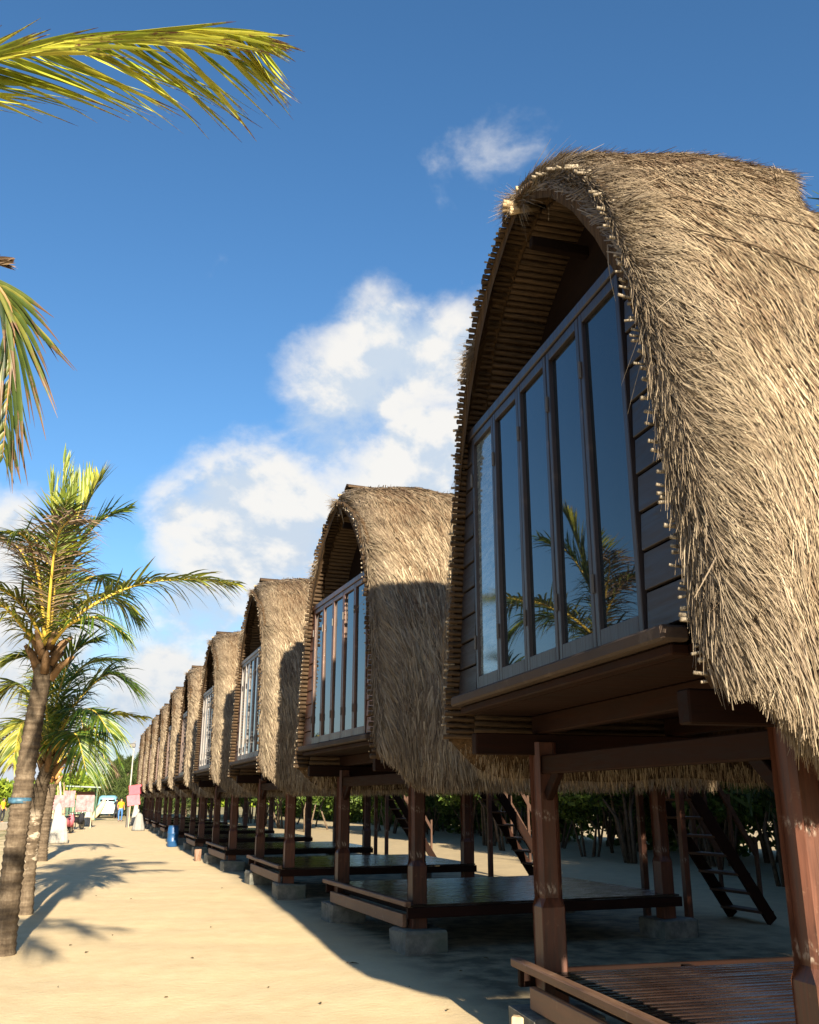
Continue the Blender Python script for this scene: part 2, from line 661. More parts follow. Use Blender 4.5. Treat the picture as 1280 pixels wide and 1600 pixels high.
def f_trunk(pale):
    def f(N, b):
        P = objcoord(N)
        ringn = N.noise(stretched(N, 1.5, 1.5, 13), 1.1, 4, .6)
        n = N.noise(P, 12, 7, .7)
        v = N.noise(stretched(N, 26, 26, 3), 1.3, 5, .6)
        k = N.math('ADD', N.math('MULTIPLY', ringn, .5), N.math('ADD', N.math('MULTIPLY', n, .4), N.math('MULTIPLY', v, .25)))
        c = N.ramp(k, [(.40, (.022, .016, .011)), (.58, (.085, .064, .044)), (.80, (.20, .16, .115))])
        if pale:
            bl = N.math('MULTIPLY', N.rng(N.noise(stretched(N, 3, 3, 7), 1.6, 3, .6), .5, .58), 1)
            z = N.node('ShaderNodeSeparateXYZ')
            N.put(z.inputs[0], P)
            bl = N.math('MULTIPLY', bl, N.math('MULTIPLY', N.rng(z.outputs[2], .55, .7), N.rng(z.outputs[2], 1.5, 1.3)))
            c = N.mix(bl, c, (.33, .28, .22))
        N.put(b.inputs['Base Color'], c)
        bump(N, b, k, .03, .9)
    return f


M_trunk = mat('palm_bark', f_trunk(False), .9, .15)
M_trunkp = mat('palm_bark_with_pale_bands', f_trunk(True), .9, .15)
M_fibre = solid('brown_palm_fibre', (.16, .10, .055), .9, .1, .5, 14)


def f_fol(a, b_, c_, tr=.25):
    def f(N, b):
        k = N.node('ShaderNodeAttribute', attribute_name='rnd').outputs['Fac']
        c = N.ramp(k, [(.0, a), (.5, b_), (1, c_)])
        N.put(b.inputs['Base Color'], c)
        t = N.node('ShaderNodeBsdfTranslucent')
        N.put(t.inputs[0], c)
        mx = N.node('ShaderNodeMixShader')
        mx.inputs[0].default_value = tr
        N.put(mx.inputs[1], b.outputs[0])
        N.put(mx.inputs[2], t.outputs[0])
        N.put(N.t.nodes['Material Output'].inputs[0], mx.outputs[0])
    return f


M_cas = mat('casuarina_needles', f_fol((.018, .032, .010), (.04, .062, .016), (.08, .11, .026)), .7, .2)
M_shrub = mat('shrub_leaves', f_fol((.03, .06, .012), (.07, .12, .02), (.15, .21, .035), .4), .5, .3)
M_mang = mat('bright_mangrove_leaves', f_fol((.07, .11, .012), (.14, .20, .02), (.24, .30, .03)), .6, .2)
M_bark = solid('grey_brown_bark', (.12, .09, .065), .9, .1, .4, 10)

# ------------------------------------------------------------------ ground
gx = np.concatenate([np.linspace(-900, -14, 14)[:-1], np.linspace(-14, 14, 161), np.linspace(14, 900, 14)[1:]])
gy = np.concatenate([np.linspace(-200, -6, 6)[:-1], np.linspace(-6, 40, 260), np.linspace(40, 110, 60)[1:], np.linspace(110, 1500, 14)[1:]])
GX, GY = np.meshgrid(gx, gy, indexing='ij')


def gheight(x, y):
    x = np.asarray(x, float)
    y = np.asarray(y, float)
    h = .012 * np.sin(1.9 * x + .7 * np.sin(1.1 * y)) * np.sin(1.3 * y + .5 * np.sin(2.1 * x))
    h += .006 * np.sin(4.3 * x + 1.2 * y) * np.sin(3.7 * y - 2.2 * x + 1)
    h += .003 * np.sin(9.1 * x + 3.3 * np.sin(2.2 * y)) * np.sin(8.3 * y + 2 * np.sin(3.1 * x))
    fade = np.clip((140 - np.abs(y)) / 100, 0, 1) * np.clip((60 - np.abs(x)) / 40, 0, 1)
    return h * fade


GZ = gheight(GX, GY)
nx_, ny_ = GX.shape
ids = np.arange(nx_ * ny_).reshape(nx_, ny_)
Fg = np.stack([ids[:-1, :-1], ids[1:, :-1], ids[1:, 1:], ids[:-1, 1:]], -1).reshape(-1, 4)
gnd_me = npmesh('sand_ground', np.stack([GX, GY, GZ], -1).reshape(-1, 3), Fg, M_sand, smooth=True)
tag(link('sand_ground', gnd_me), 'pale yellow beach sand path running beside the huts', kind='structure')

# ------------------------------------------------------------------ hut: thatch surface
OUT = np.array([(2.00, 1.74), (2.03, 1.95), (2.01, 2.3), (1.96, 2.7), (1.86, 3.2), (1.73, 3.7), (1.54, 4.2), (1.30, 4.65), (1.02, 5.02), (.68, 5.36), (.32, 5.60), (0, 5.72)])
INN = np.array([(1.72, 2.02), (1.64, 2.4), (1.55, 2.9), (1.49, 3.3), (1.39, 3.85), (1.30, 4.3), (1.18, 4.66), (1.0, 4.95), (.75, 5.17), (.4, 5.37), (0, 5.50)])


def arc(P):
    d = np.concatenate([[0], np.cumsum(np.linalg.norm(np.diff(P, axis=0), axis=1))])
    return d / d[-1], d[-1]


AO, LO = arc(OUT)
AI, LI = arc(INN)
VF, VB = -.62, 3.95


def sstep(x):
    x = np.clip(x, 0, 1)
    return x * x * (3 - 2 * x)


def prof(P, A, a):
    return np.interp(a, A, P[:, 0]), np.interp(a, A, P[:, 1])


def seamv(a):
    return .40 + .70 * sstep((a - .62) / .33) + .03 * np.sin(a * 14)


def S(side, a, v, off=0.0):
    a = np.clip(a, 0, 1)
    w, z = prof(OUT, AO, a)
    w2, z2 = prof(OUT, AO, np.clip(a + .02, 0, 1))
    w1, z1 = prof(OUT, AO, np.clip(a - .02, 0, 1))
    dw, dz = w2 - w1, z2 - z1
    l = np.sqrt(dw ** 2 + dz ** 2) + 1e-9
    nu, nz = dz / l, -dw / l
    f = np.clip((v - VF) / .30, 0, 1)
    o = -.25 * (1 - np.sqrt(np.clip(1 - (1 - f) ** 2, 0, 1)))
    fb = np.clip((VB - v) / .25, 0, 1)
    o = o - .2 * (1 - np.sqrt(np.clip(1 - (1 - fb) ** 2, 0, 1)))
    sm = seamv(a)
    o = o + (.10 + .10 * sstep((v + .45) / .7) * a) * (1 - sstep((v - sm) / (.16 + .30 * sstep((a - .7) / .3)))) - .03
    o = o + .022 * np.sin(3.1 * v + 5 * a + side) * np.sin(7 * a - 2 * v) + .012 * np.sin(9 * v + 4 * a) * np.sin(15 * a)
    o = o + off
    sag = .10 * sstep((v - .95) / .8) * a ** 2
    zb = .30 * np.exp(-((v - VF) / .30) ** 2) * (1 - a) ** 3 + .02 * np.sin(5 * v + side) * (1 - a) ** 3
    z = z + zb
    return np.stack([v + 0 * w, side * np.maximum(w + nu * o, 0), z + nz * o - sag], -1)


def frame(side, a, v):
    e = .004
    P = S(side, a, v)
    T = unit(S(side, a - e, v) - S(side, a + e, v))       # down slope
    Vv = unit(S(side, a, np.minimum(v + e, VB)) - S(side, a, np.maximum(v - e, VF)))
    N = unit(np.cross(T, Vv)) * np.where(np.asarray(side) > 0, -1, 1)[..., None]
    # make sure it points outwards
    c = P - np.stack([v, 0 * v, 0 * v + 3.0], -1)
    N = N * np.sign(np.sum(N * c, -1, keepdims=True) + 1e-9)
    return P, T, Vv, N


def thatch_shell():
    V, Fq = [], []
    o = 0
    for side in (-1, 1):
        a = np.linspace(0, 1, 46)
        v = np.concatenate([np.linspace(VF, -.3, 9), np.linspace(-.3, 3.7, 30)[1:], np.linspace(3.7, VB, 6)[1:]])
        A, Vv = np.meshgrid(a, v, indexing='ij')
        Po = S(side, A, Vv, -.035)
        wi, zi = prof(INN, AI, A)
        Pi = np.stack([Vv * .985, side * (wi + .03 + .075 * (Vv < -.42)), zi + .06 * (Vv < -.42) * A ** 6 - .10 * sstep((Vv - .60) / .8) * A ** 2], -1)
        # inner skin must stay inside the outer one
        n0, n1 = A.shape
        idn = np.arange(n0 * n1).reshape(n0, n1)
        q = np.stack([idn[:-1, :-1], idn[1:, :-1], idn[1:, 1:], idn[:-1, 1:]], -1).reshape(-1, 4)
        V += [Po.reshape(-1, 3), Pi.reshape(-1, 3)]
        Fq += [q + o, q[:, ::-1] + o + n0 * n1]
        for line in (idn[0, :], idn[:, 0], idn[:, -1]):
            e = np.stack([line[:-1], line[1:], line[1:] + n0 * n1, line[:-1] + n0 * n1], -1)
            Fq.append(e + o)
        o += 2 * n0 * n1
    return npmesh('thatch_roof', np.concatenate(V), np.concatenate(Fq), M_thatch, smooth=True)


def field(p, k=0.0):
    return (np.sin(2.3 * p[:, 0] + 1.7 * p[:, 2] + k) * np.sin(3.1 * p[:, 2] - 1.3 * p[:, 0] + 2 * k) * .6
            + np.sin(7.3 * p[:, 0] - 5.1 * p[:, 2] + 1.1 + k) * np.sin(6.1 * p[:, 2] + 4.2 * p[:, 1]) * .4)


def straw_mesh(nnear, nfar, W0, segs, vmax_dense=1.7, share=.75, L0=.30):
    parts = []
    for side, n in ((-1, nnear), (1, nfar)):
        v = np.where(rng.random(n) < share, VF + rng.random(n) ** 1.15 * (vmax_dense - VF), rng.uniform(VF, VB, n))
        if side > 0: v = np.maximum(v, VF + .30 + .05 * rng.random(n))
        a = rng.random(n) ** .95 * 1.0
        sd = np.full(n, side)
        P, T, Vv, N = frame(sd, a, v)
        fl = field(P) * .30
        rim = np.exp(-(v - VF) / .30)
        seam = np.exp(-np.abs(v - seamv(a) - .05) / .10)
        ang = fl + rng.normal(0, .13, n) + rim * (.22 + .30 * rng.random(n)) + .04
        wild = rng.random(n) < .03
        ang = ang + wild * rng.normal(0, .4, n)
        Dr = T * np.cos(ang)[:, None] + Vv * np.sin(ang)[:, None]
        Sd = -T * np.sin(ang)[:, None] + Vv * np.cos(ang)[:, None]
        L = L0 * rng.uniform(.45, 1.35, n) * (.5 + .5 * np.clip(a / .12, 0, 1))
        Wd = W0 * rng.uniform(.55, 1.5, n)
        lift = rng.uniform(-.05, .10, n) * np.clip((v - VF) / .15, .3, 1) + wild * rng.uniform(0, .12, n) + seam * .10
        Dr = unit(Dr + N * lift[:, None])
        roll = rng.normal(0, .55, n)
        Sd = unit(Sd * np.cos(roll)[:, None] + N * np.sin(roll)[:, None])
        P = P + N * rng.uniform(-.035, .02, n)[:, None] - Dr * (L * .35 * np.clip((v - VF) / .2, 0, 1))[:, None]
        hem = 1.74 + .30 * np.exp(-((v - VF) / .30) ** 2) - .03
        drop_ = np.maximum(-Dr[:, 2] * L, 1e-4)
        L = L * np.clip((P[:, 2] - hem + rng.normal(0, .015, n)) / drop_, .15, 1)
        bend = -N * (L * (lift + .02) * .5)[:, None] + rng.normal(0, .014, (n, 3))
        bend[:, 2] -= .25 * L * np.clip(1 - a * 8, 0, 1)
        rn = np.clip(rng.normal(.5, .24, n) + field(P, 2.0) * .12, 0, 1)
        parts.append(strips(P, Dr, Sd, L, Wd, segs, bend, rn))
        # ragged bottom edge: hanging straw in depth
        m = int(n * .16)
        v = rng.uniform(VF + .02, vmax_dense if nnear > 60000 and side < 0 else VB - .02, m)
        a = rng.uniform(0, .015, m)
        P, T, Vv, N = frame(np.full(m, side), a, v)
        P = P - N * rng.uniform(0, .24, m)[:, None]
        P[:, 2] += rng.uniform(.0, .12, m)
        Dr = unit(np.stack([rng.normal(.02, .16, m), rng.normal(.03 * side, .14, m), -np.ones(m)], -1))
        Sd = unit(np.cross(Dr, rng.normal(0, 1, (m, 3))))
        L = rng.uniform(.06, .13, m)
        rn = np.clip(rng.normal(.5, .2, m), 0, 1)
        parts.append(strips(P, Dr, Sd, L, W0 * rng.uniform(.6, 1.4, m), max(1, segs - 1), np.zeros((m, 3)), rn))
    # front lip fringe, tufts at the apex
    m = int(nnear * .03)
    side = rng.choice([-1, 1], m, p=[.85, .15])
    a = rng.uniform(.05, 1, m)
    P, T, Vv, N = frame(side, a, np.full(m, VF + .03))
    out = np.stack([-np.ones(m), 0 * a, 0 * a], -1)
    Dr = unit(T * rng.uniform(.4, 1.2, m)[:, None] + out * rng.uniform(.0, .12, m)[:, None] + Vv * rng.uniform(0, .5, m)[:, None] + N * rng.normal(.02, .06, m)[:, None])
    Sd = unit(np.cross(Dr, rng.normal(0, 1, (m, 3))))
    L = rng.uniform(.05, .17, m)
    parts.append(strips(P + N * rng.uniform(-.02, .03, m)[:, None], Dr, Sd, L, W0 * .6 * np.ones(m), 1, np.zeros((m, 3)), np.clip(rng.normal(.35, .2, m), 0, 1)))
    m = int(nnear * .045)
    a = rng.uniform(.07, 1, m)
    t_ = rng.random(m)
    P, T, Vv, N = frame(-np.ones(m), a, np.full(m, VF + .02))
    wi, zi = prof(INN, AI, a)
    Q = np.stack([np.full(m, VF + .0), -(wi + .10), zi], -1)
    P = P * t_[:, None] + Q * (1 - t_)[:, None]
    Dr = unit(T + N * rng.uniform(.0, .30, m)[:, None] + Vv * rng.uniform(-.06, .35, m)[:, None])
    Sd = unit(np.cross(Dr, rng.normal(0, 1, (m, 3))))
    parts.append(strips(P, Dr, Sd, rng.uniform(.08, .26, m), W0 * rng.uniform(.6, 1.1, m), 2, rng.normal(0, .01, (m, 3)), np.clip(rng.normal(.42, .22, m), 0, 1)))
    m = int(nnear * .006) + 40
    a = rng.choice([.985, .70, .72], m, p=[.5, .25, .25]) + rng.normal(0, .01, m)
    P, T, Vv, N = frame(np.ones(m), np.clip(a, 0, 1), np.full(m, VF + .03))
    Dr = unit(T * .5 + np.stack([-np.ones(m) * .7, rng.normal(.2, .4, m), rng.normal(-.1, .3, m)], -1))
    Sd = unit(np.cross(Dr, rng.normal(0, 1, (m, 3))))
    parts.append(strips(P, Dr, Sd, rng.uniform(.05, .17, m), W0 * .5 * np.ones(m), 2, rng.normal(0, .03, (m, 3)), np.clip(rng.normal(.4, .2, m), 0, 1)))
    V, Fq, at = merge(parts)
    return npmesh('straw', V, Fq, M_straw, at)


def reed(v0, v1, r, n=7, wob=.0):
    m = MB()
    k = 6
    pts = [(v0 + (v1 - v0) * i / k, random.uniform(-wob, wob), random.uniform(-wob, wob)) for i in range(k + 1)]
    m.tube(pts, [r * random.uniform(.9, 1.1) for _ in pts], n)
    return m


REED = [reed(0, 1.95, .020, 7, .006).mesh('reed_batten', M_batten, True) for _ in range(4)]
REEDS = [reed(-.0, .25, .0185, 7, .004).mesh('reed_batten', M_batten, True) for _ in range(3)]
TIPM = MB().tube([(-.03, 0, 0), (.02, 0, 0)], [.017, .021], 7).mesh('reed_tip', M_tip, True)


def inner_pts(step, off=0.0):
    n = int(LI / step)
    out = []
    for side in (-1, 1):
        for i in range(n):
            a = (i + .5) / n
            w, z = prof(INN, AI, a)
            w2, z2 = prof(INN, AI, min(a + .02, 1))
            w1, z1 = prof(INN, AI, max(a - .02, 0))
            l = math.hypot(w2 - w1, z2 - z1) + 1e-9
            nu, nz = (z2 - z1) / l, -(w2 - w1) / l
            zb = .0
            out.append((side * (w + nu * off), z + nz * off + zb))
    return out


def post_mesh(h, w=.10, c0=.75, c1=None):
    """square post, chamfered to an octagon between the carved stops"""
    c1 = c1 or h - .35
    secs = []
    for z, ch in ((0, .006), (c0, .006), (c0 + .06, .030), (c0 + .09, .026), (c1, .026), (h, .026)):
        ww = w if (z <= c0) else w * .95
        p = []
        for (sx, sy) in ((1, 1), (-1, 1), (-1, -1), (1, -1)):
            a, b = (ww - ch, ww) if sx * sy > 0 else (ww, ww - ch)
            p.append((sx * a, sy * b, z))
            a, b = (ww, ww - ch) if sx * sy > 0 else (ww - ch, ww)
            p.append((sx * a, sy * b, z))
        secs.append(p)
    return MB().sweep(secs)


PW, PD = 1.46, 3.30       # half post spacing along the row, depth of the rear posts
WV, WW, WZ0, WZ1 = -.55, 1.24, 2.34, 4.27


def rough_block(c, d, amp=.012):
    m = MB()
    m.box(c, d, None, .02)
    m.v = [(x + random.uniform(-amp, amp), y + random.uniform(-amp, amp), z + (random.uniform(-amp, amp) if z > c[2] else 0)) for x, y, z in m.v]
    return m


def make_hut(level, straw_me, shell_me, label, frame_mat, plank_mat, postz=0.0):
    """level 0: pieces all separate; 1: battens and slats joined; 2: plainer still"""
    root = empty('thatched_hut')
    tag(root, label, 'hut', 'thatched stilt huts in a row along the sand path')
    th = link('thatch_roof', shell_me, root)
    st = link('straw', straw_me, th)
    st['kind'] = 'stuff'
    # reed battens on the inside, cut ends showing on the rim
    if level == 0:
        for i, (u, z) in enumerate(inner_pts(.050)):
            link('reed_batten', REED[i % 4], th, (-.44, u, z), (random.uniform(-3, 3), 0, 0))
        tips = MB()
        for i, (u, z) in enumerate(inner_pts(.043, .066)):
            if u < -.35: continue
            link('rim_reed', REEDS[i % 3], th, (-.655 + random.uniform(-.012, .012), u, z), (random.uniform(-3, 3), random.uniform(-.03, .03), random.uniform(-.05, .05)))
        for i, (u, z) in enumerate(inner_pts(.036, .085)):
            if random.random() < .25: continue
            q = Vector((-.66 + random.uniform(-.025, .02), u + random.uniform(-.014, .014), z + random.uniform(-.012, .012)))
            tips.tube([q, q + Vector((.08, random.uniform(-.02, .02), random.uniform(-.01, .02)))], random.uniform(.006, .011), 6)
        t = tips.build('cut_reed_ends', M_tip, th, True)
        t['kind'] = 'stuff'
    else:
        n = 7 if level == 1 else 5
        for nm, st_, off, v0, v1, r in (('reed_battens', .062, 0, -.44, 1.3, .026), ('rim_reeds', .060, .062, -.66, -.40, .026)):
            m = MB()
            for (u, z) in inner_pts(st_ if level == 1 else .11, off):
                r_ = r * random.uniform(.85, 1.1) * (1 if level == 1 else 1.7)
                m.tube([(v0 + random.uniform(-.02, .02), u, z), (v1, u, z)], r_, n)
            o = m.build(nm, M_batten, th, True)
            o['kind'] = 'stuff'
        if level == 1:
            tips = MB()
            for i, (u, z) in enumerate(inner_pts(.06, .03)):
                if random.random() < .4: continue
                tips.ball((-.672, u + random.uniform(-.02, .02), z), random.uniform(.008, .014), 5, 3)
            tips.build('cut_reed_ends', M_tip, th, True)['kind'] = 'stuff'
    # ridge board, raised at the front like a prow
    rb = MB()
    rz = -.13 if level == 0 else 0
    prev = None
    secs = []
    for x, z in ((-.50, 5.86), (.1, 5.85), (.7, 5.82), (1.2, 5.72), (1.8, 5.58), (3.6, 5.54)):
        secs.append([(x, -.13, z - .05 + rz), (x, -.03, z + rz), (x, .07, z - .05 + rz), (x, .07, z - .075 + rz), (x, -.03, z - .025 + rz), (x, -.13, z - .075 + rz)])
    rb.sweep(secs)
    if level: rb.build('ridge_board', M_batten, th)
    rp = MB()
    rp.tube([(-.60, .05, 5.70), (.9, .05, 5.82), (1.6, .04, 5.62), (3.6, .03, 5.56)], .022, 6)
    rp.build('ridge_pole', M_pole, th, True)
    # floor and underside
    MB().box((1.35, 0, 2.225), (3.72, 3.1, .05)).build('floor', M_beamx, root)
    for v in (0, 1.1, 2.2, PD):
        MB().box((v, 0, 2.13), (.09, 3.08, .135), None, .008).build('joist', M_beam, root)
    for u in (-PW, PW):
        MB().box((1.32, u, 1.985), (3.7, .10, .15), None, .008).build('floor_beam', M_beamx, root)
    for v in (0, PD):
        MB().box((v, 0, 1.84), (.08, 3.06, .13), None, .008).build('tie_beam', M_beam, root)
    # sill
    MB().box((-.60, 0, 2.29), (.14, 3.14, .07), None, .012).build('sill', M_sill, root)
    MB().box((-.56, 0, 2.225), (.09, 3.06, .05), None, .008).build('sill_beam', M_beam, root)
    # planked wall beside and over the windows
    nb = 10
    bh = (WZ1 - WZ0) / nb
    pl = {}
    for s_ in (-1, 1):
        for i in range(nb):
            zc = WZ0 + bh * (i + .5)
            wi = np.interp(zc, INN[:, 1], INN[:, 0]) - .0
            wdt = wi + .05 - WW - .03
            m = MB().box((WV, s_ * (WW + .03 + wdt / 2), zc), (.025, wdt, bh - .012), Matrix.Rotation(R(3), 3, 'Y'), .003)
            m.build('plank', plank_mat, root)
    for i in range(3):
        zc = WZ1 + .10 + .0
    MB().box((WV, 0, WZ1 + .035), (.07, 2.0 * 1.33, .07), None, .006).build('header', frame_mat, root)
    MB().bar((-.52, .02, 5.26), (-.1, .02, 5.24), .06, .08, .006).build('purlin', M_void, root)
    for nm, vx, zlo, drop, mm in (('gable_board', -.10, 4.345, 0, M_void), ('rear_wall', 3.3, 2.3, .42, M_plank_red)):
        prf = [(float(w), float(z)) for w, z in INN if z > zlo + .1]
        w0 = float(np.interp(zlo, INN[:, 1], INN[:, 0]))
        ring = [(-w0, zlo)] + [(-w, z) for w, z in prf] + [(w, z) for w, z in prf[::-1][1:]] + [(w0, zlo)]
        ring = [(u * .985, (z - drop * .25 * max(0, (z - 4.2)) / 1.3) - .03 * (z > zlo + .05)) for u, z in ring]
        MB().sweep([[(vx, u, z) for u, z in ring], [(vx + .03, u, z) for u, z in ring]]).build(nm, mm, root)
    MB().box((1.3, 0, 4.36), (3.5, 2.9, .03)).build('ceiling_board', M_plank, root)
    pass
    # five tall casement windows
    ww = 2 * WW / 5
    for i in range(5):
        yc = -WW + ww * (i + .5)
        f = MB()
        hh = WZ1 - WZ0
        fw = .042
        for s_ in (-1, 1):
            f.box((0, s_ * (ww / 2 - fw / 2 - .004), 0), (.045, fw, hh - .01), None, .004)
        f.box((0, 0, hh / 2 - .035), (.043, ww - 2 * fw - .01, .06), None, .003)
        f.box((0, 0, -hh / 2 + .05), (.043, ww - 2 * fw - .01, .09), None, .003)
        w = f.build('window', frame_mat, root, loc=(WV, yc, (WZ0 + WZ1) / 2), rot=(0, 0, random.uniform(-.012, .012)))
        gm = M_glassm if (level == 0 and i == 4) else M_glass
        MB().box((.004, 0, .01), (.006, ww - 2 * fw - .012, hh - .16)).build('pane', gm, w, rot=(random.uniform(-.002, .002), random.uniform(-.004, .004), random.uniform(-.006, .006)))
        if level < 2:
            for zz in (-.62, .62):
                MB().tube([(-.028, ww / 2 - .004, zz - .05), (-.028, ww / 2 - .004, zz + .05)], .010, 6).build('hinge', M_metal, w)
    # posts, footings, braces
    for (v, u) in ((0, -PW), (0, PW), (PD, -PW), (PD, PW)):
        post_mesh(2.0 - .16, .088, .72 if v == 0 else .7).build('post', M_post, root, loc=(v, u, .16 + postz))
        rough_block((v + .02, u, .06), (.50, .52, .34 if v == 0 else .3), .014).build('footing', M_conc, root)
        s_ = -1 if u > 0 else 1
        MB().bar((v, u + s_ * .08, 1.62), (v, u + s_ * .30, 1.80), .05, .08, .006).build('brace', M_beam, root)
    # platform under the hut
    DZ = .52
    dk = MB()
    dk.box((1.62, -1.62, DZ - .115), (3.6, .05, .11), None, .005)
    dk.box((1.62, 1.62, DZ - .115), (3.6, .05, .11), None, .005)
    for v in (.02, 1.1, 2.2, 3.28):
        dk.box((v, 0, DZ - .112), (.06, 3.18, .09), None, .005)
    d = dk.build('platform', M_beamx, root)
    MB().box((-.185, 0, DZ - .018), (.075, 3.34, .055), None, .008).build('front_rail', M_rail, d)
    MB().box((-.145, 0, DZ - .21), (.05, 2.9, .14), None, .006).build('lower_rail', M_rail, d)
    ns = 42
    pitch = 3.24 / ns
    if level == 0:
        sm = [MB().box((0, 0, 0), (3.55, pitch - .028, .026), Matrix.Rotation(R(random.uniform(-2, 2)), 3, 'X'), .004).mesh('slat', M_slat) for _ in range(4)]
        for i in range(ns):
            y = -1.62 + pitch * (i + .5)
            if abs(abs(y) - PW) < .13: continue
            link('slat', sm[i % 4], d, (1.63, y, DZ - .045 + random.uniform(-.003, .003)), (0, 0, random.uniform(-.002, .002)))
    else:
        m = MB()
        k = 1 if level == 1 else 2
        for i in range(0, ns, k):
            y = -1.62 + pitch * (i + .5 * k)
            m.box((1.63, y, DZ - .045), (3.55, pitch * k - .02, .024))
        m.build('slats', M_slat, d)['kind'] = 'stuff'
    # steep stair at the back
    if level < 2:
        s_ = empty('stair', parent=root)
        p0, p1 = Vector((PD + .55, 0, 2.25)), Vector((PD + 2.05, 0, .02))
        for u in (-.95, -.15):
            MB().bar(p0 + Vector((0, u, 0)), p1 + Vector((0, u, 0)), .05, .16, .005).build('stringer', M_beam, s_)
            MB().bar(p0 + Vector((0, u, .85)), p1 + Vector((-.15, u, .85)), .05, .07, .005).build('handrail', M_stair, s_)
            for t in (.12, .38, .64, .9):
                q = p0.lerp(p1, t) + Vector((0, u, 0))
                MB().bar(q, q + Vector((0, 0, .85)), .045, .045).build('baluster', M_stair, s_)
        for i in range(9):
            q = p0.lerp(p1, (i + .7) / 9.2)
            MB().box((q.x, -.55, q.z), (.22, .84, .035), None, .005).build('tread', M_stair, s_)
        MB().box((PD + .42, -.55, 2.16), (.6, 1.1, .05), None, .005).build('landing', M_stair, s_)
        for u in (-1.02, -.08):
            MB().bar((PD + .66, u, 0), (PD + .66, u, 2.14), .08, .08).build('stair_post', M_post, s_)
    return root


M_metal = solid('dark_iron', (.05, .045, .04), .5, .5, .3)
shell_me = thatch_shell()
straw_near = straw_mesh(230000, 26000, .0066, 3)
straw_mid = straw_mesh(75000, 22000, .013, 2, 2.4, .6)
straw_far = straw_mesh(16000, 7000, .032, 1, 3.0, .4, .34)

HUTS = [
    (0, 3.018, 4.972, .062, 'nearest thatched hut, its thatch filling the right side of the picture', M_frame, M_plank),
    (1, 3.47, 12.146, -.050, 'second thatched hut from the camera, brown window frames and a prow-like ridge board', M_frame_red, M_plank_red),
    (1, 3.248, 18.331, -.012, 'third thatched hut from the camera, window frames tinted pale for sky light', M_frame_pale, M_plank_red),
    (1, 3.15, 24.9, -.02, 'fourth thatched hut from the camera, window frames tinted pale for sky light in a narrow view', M_frame_pale, M_plank_red),
    (2, 3.15, 31.8, .0, 'fifth thatched hut from the camera, midway along the row', M_frame_red, M_plank_red),
    (2, 3.15, 38.6, .0, 'sixth thatched hut from the camera, just past the midpoint of the row', M_frame_red, M_plank_red),
    (2, 3.15, 45.3, .0, 'seventh thatched hut from the camera, fourth from the far end', M_frame_red, M_plank_red),
    (2, 3.15, 52.2, .0, 'eighth thatched hut from the camera, third from the far end', M_frame_red, M_plank_red),
    (2, 3.15, 58.8, .0, 'ninth thatched hut from the camera, next to last in the row', M_frame_red, M_plank_red),
    (2, 3.15, 65.4, .0, 'farthest thatched hut of the row, beside the casuarina trees', M_frame_red, M_plank_red),
]
hut_roots = []
proto = {}
for i, (lv, x, y, t, lab, fm, pm) in enumerate(HUTS):
    if lv == 2 and 2 in proto:
        r = copy_tree(proto[2], km)
        r['label'] = lab
    else:
        r = make_hut(lv, (straw_near, straw_mid, straw_far)[lv], shell_me, lab, fm, pm)
        if lv == 2:
            proto[2] = r
            km = kidmap()
    r.location = (x, y, 0)
    r.rotation_euler = (0, 0, -t)
    if lv == 2 and i % 2:
        r.scale = (1, 1.0, 1.008)
    hut_roots.append(r)

# ropes over the nearest thatch and the pole along the hood's seam
hut1 = hut_roots[0]
roof1 = [c for c in col.objects if c.parent == hut1 and c.name.startswith('thatch_roof')][0]


def roof_path(pts, off):
    out = []
    for k in range(len(pts) - 1):
        for j in range(8):
            f = j / 8
            a = pts[k][0] * (1 - f) + pts[k + 1][0] * f
            v = pts[k][1] * (1 - f) + pts[k + 1][1] * f
            out.append(tuple(S(-1, np.array(a), np.array(v), off)))
    return out


M_rope = solid('dark_rope', (.05, .035, .022), .8, .1, .3)
for pts in ([(.60, -.58), (.635, -.25), (.60, .1), (.575, .5)], [(.57, -.58), (.555, -.3), (.52, .05), (.47, .5)], [(.72, -.55), (.78, -.2)]):
    MB().tube(roof_path(pts, .035), .0045, 5).build('rope', M_rope, roof1, True)
MB().tube(roof_path([(.62, .50), (.40, .50)], .06), [.016] * 8, 6).build('seam_pole', M_pole, roof1, True)
# cut end of the ridge pole at the apex
m = MB()
for k in range(9):
    m.tube([(-.69 + random.uniform(-.03, .03), .02 + random.uniform(-.05, .05), 5.50 + random.uniform(-.05, .05)), (-.45, .02, 5.55)], .017, 6)
m.build('ridge_bundle', M_pole, roof1, True)

# ------------------------------------------------------------------ palms


def curve(pts, n):
    """Catmull-Rom through points -> n+1 samples"""
    P = [Vector(p) for p in pts]
    P = [P[0] * 2 - P[1]] + P + [P[-1] * 2 - P[-2]]
    m = len(P) - 3
    out = []
    for i in range(n + 1):
        t = i / n * m
        k = min(int(t), m - 1)
        t -= k
        a, b, c, d = P[k:k + 4]
        out.append(.5 * ((2 * b) + (c - a) * t + (2 * a - 5 * b + 4 * c - d) * t * t + (3 * b - a - 3 * c + d) * t ** 3))
    return out


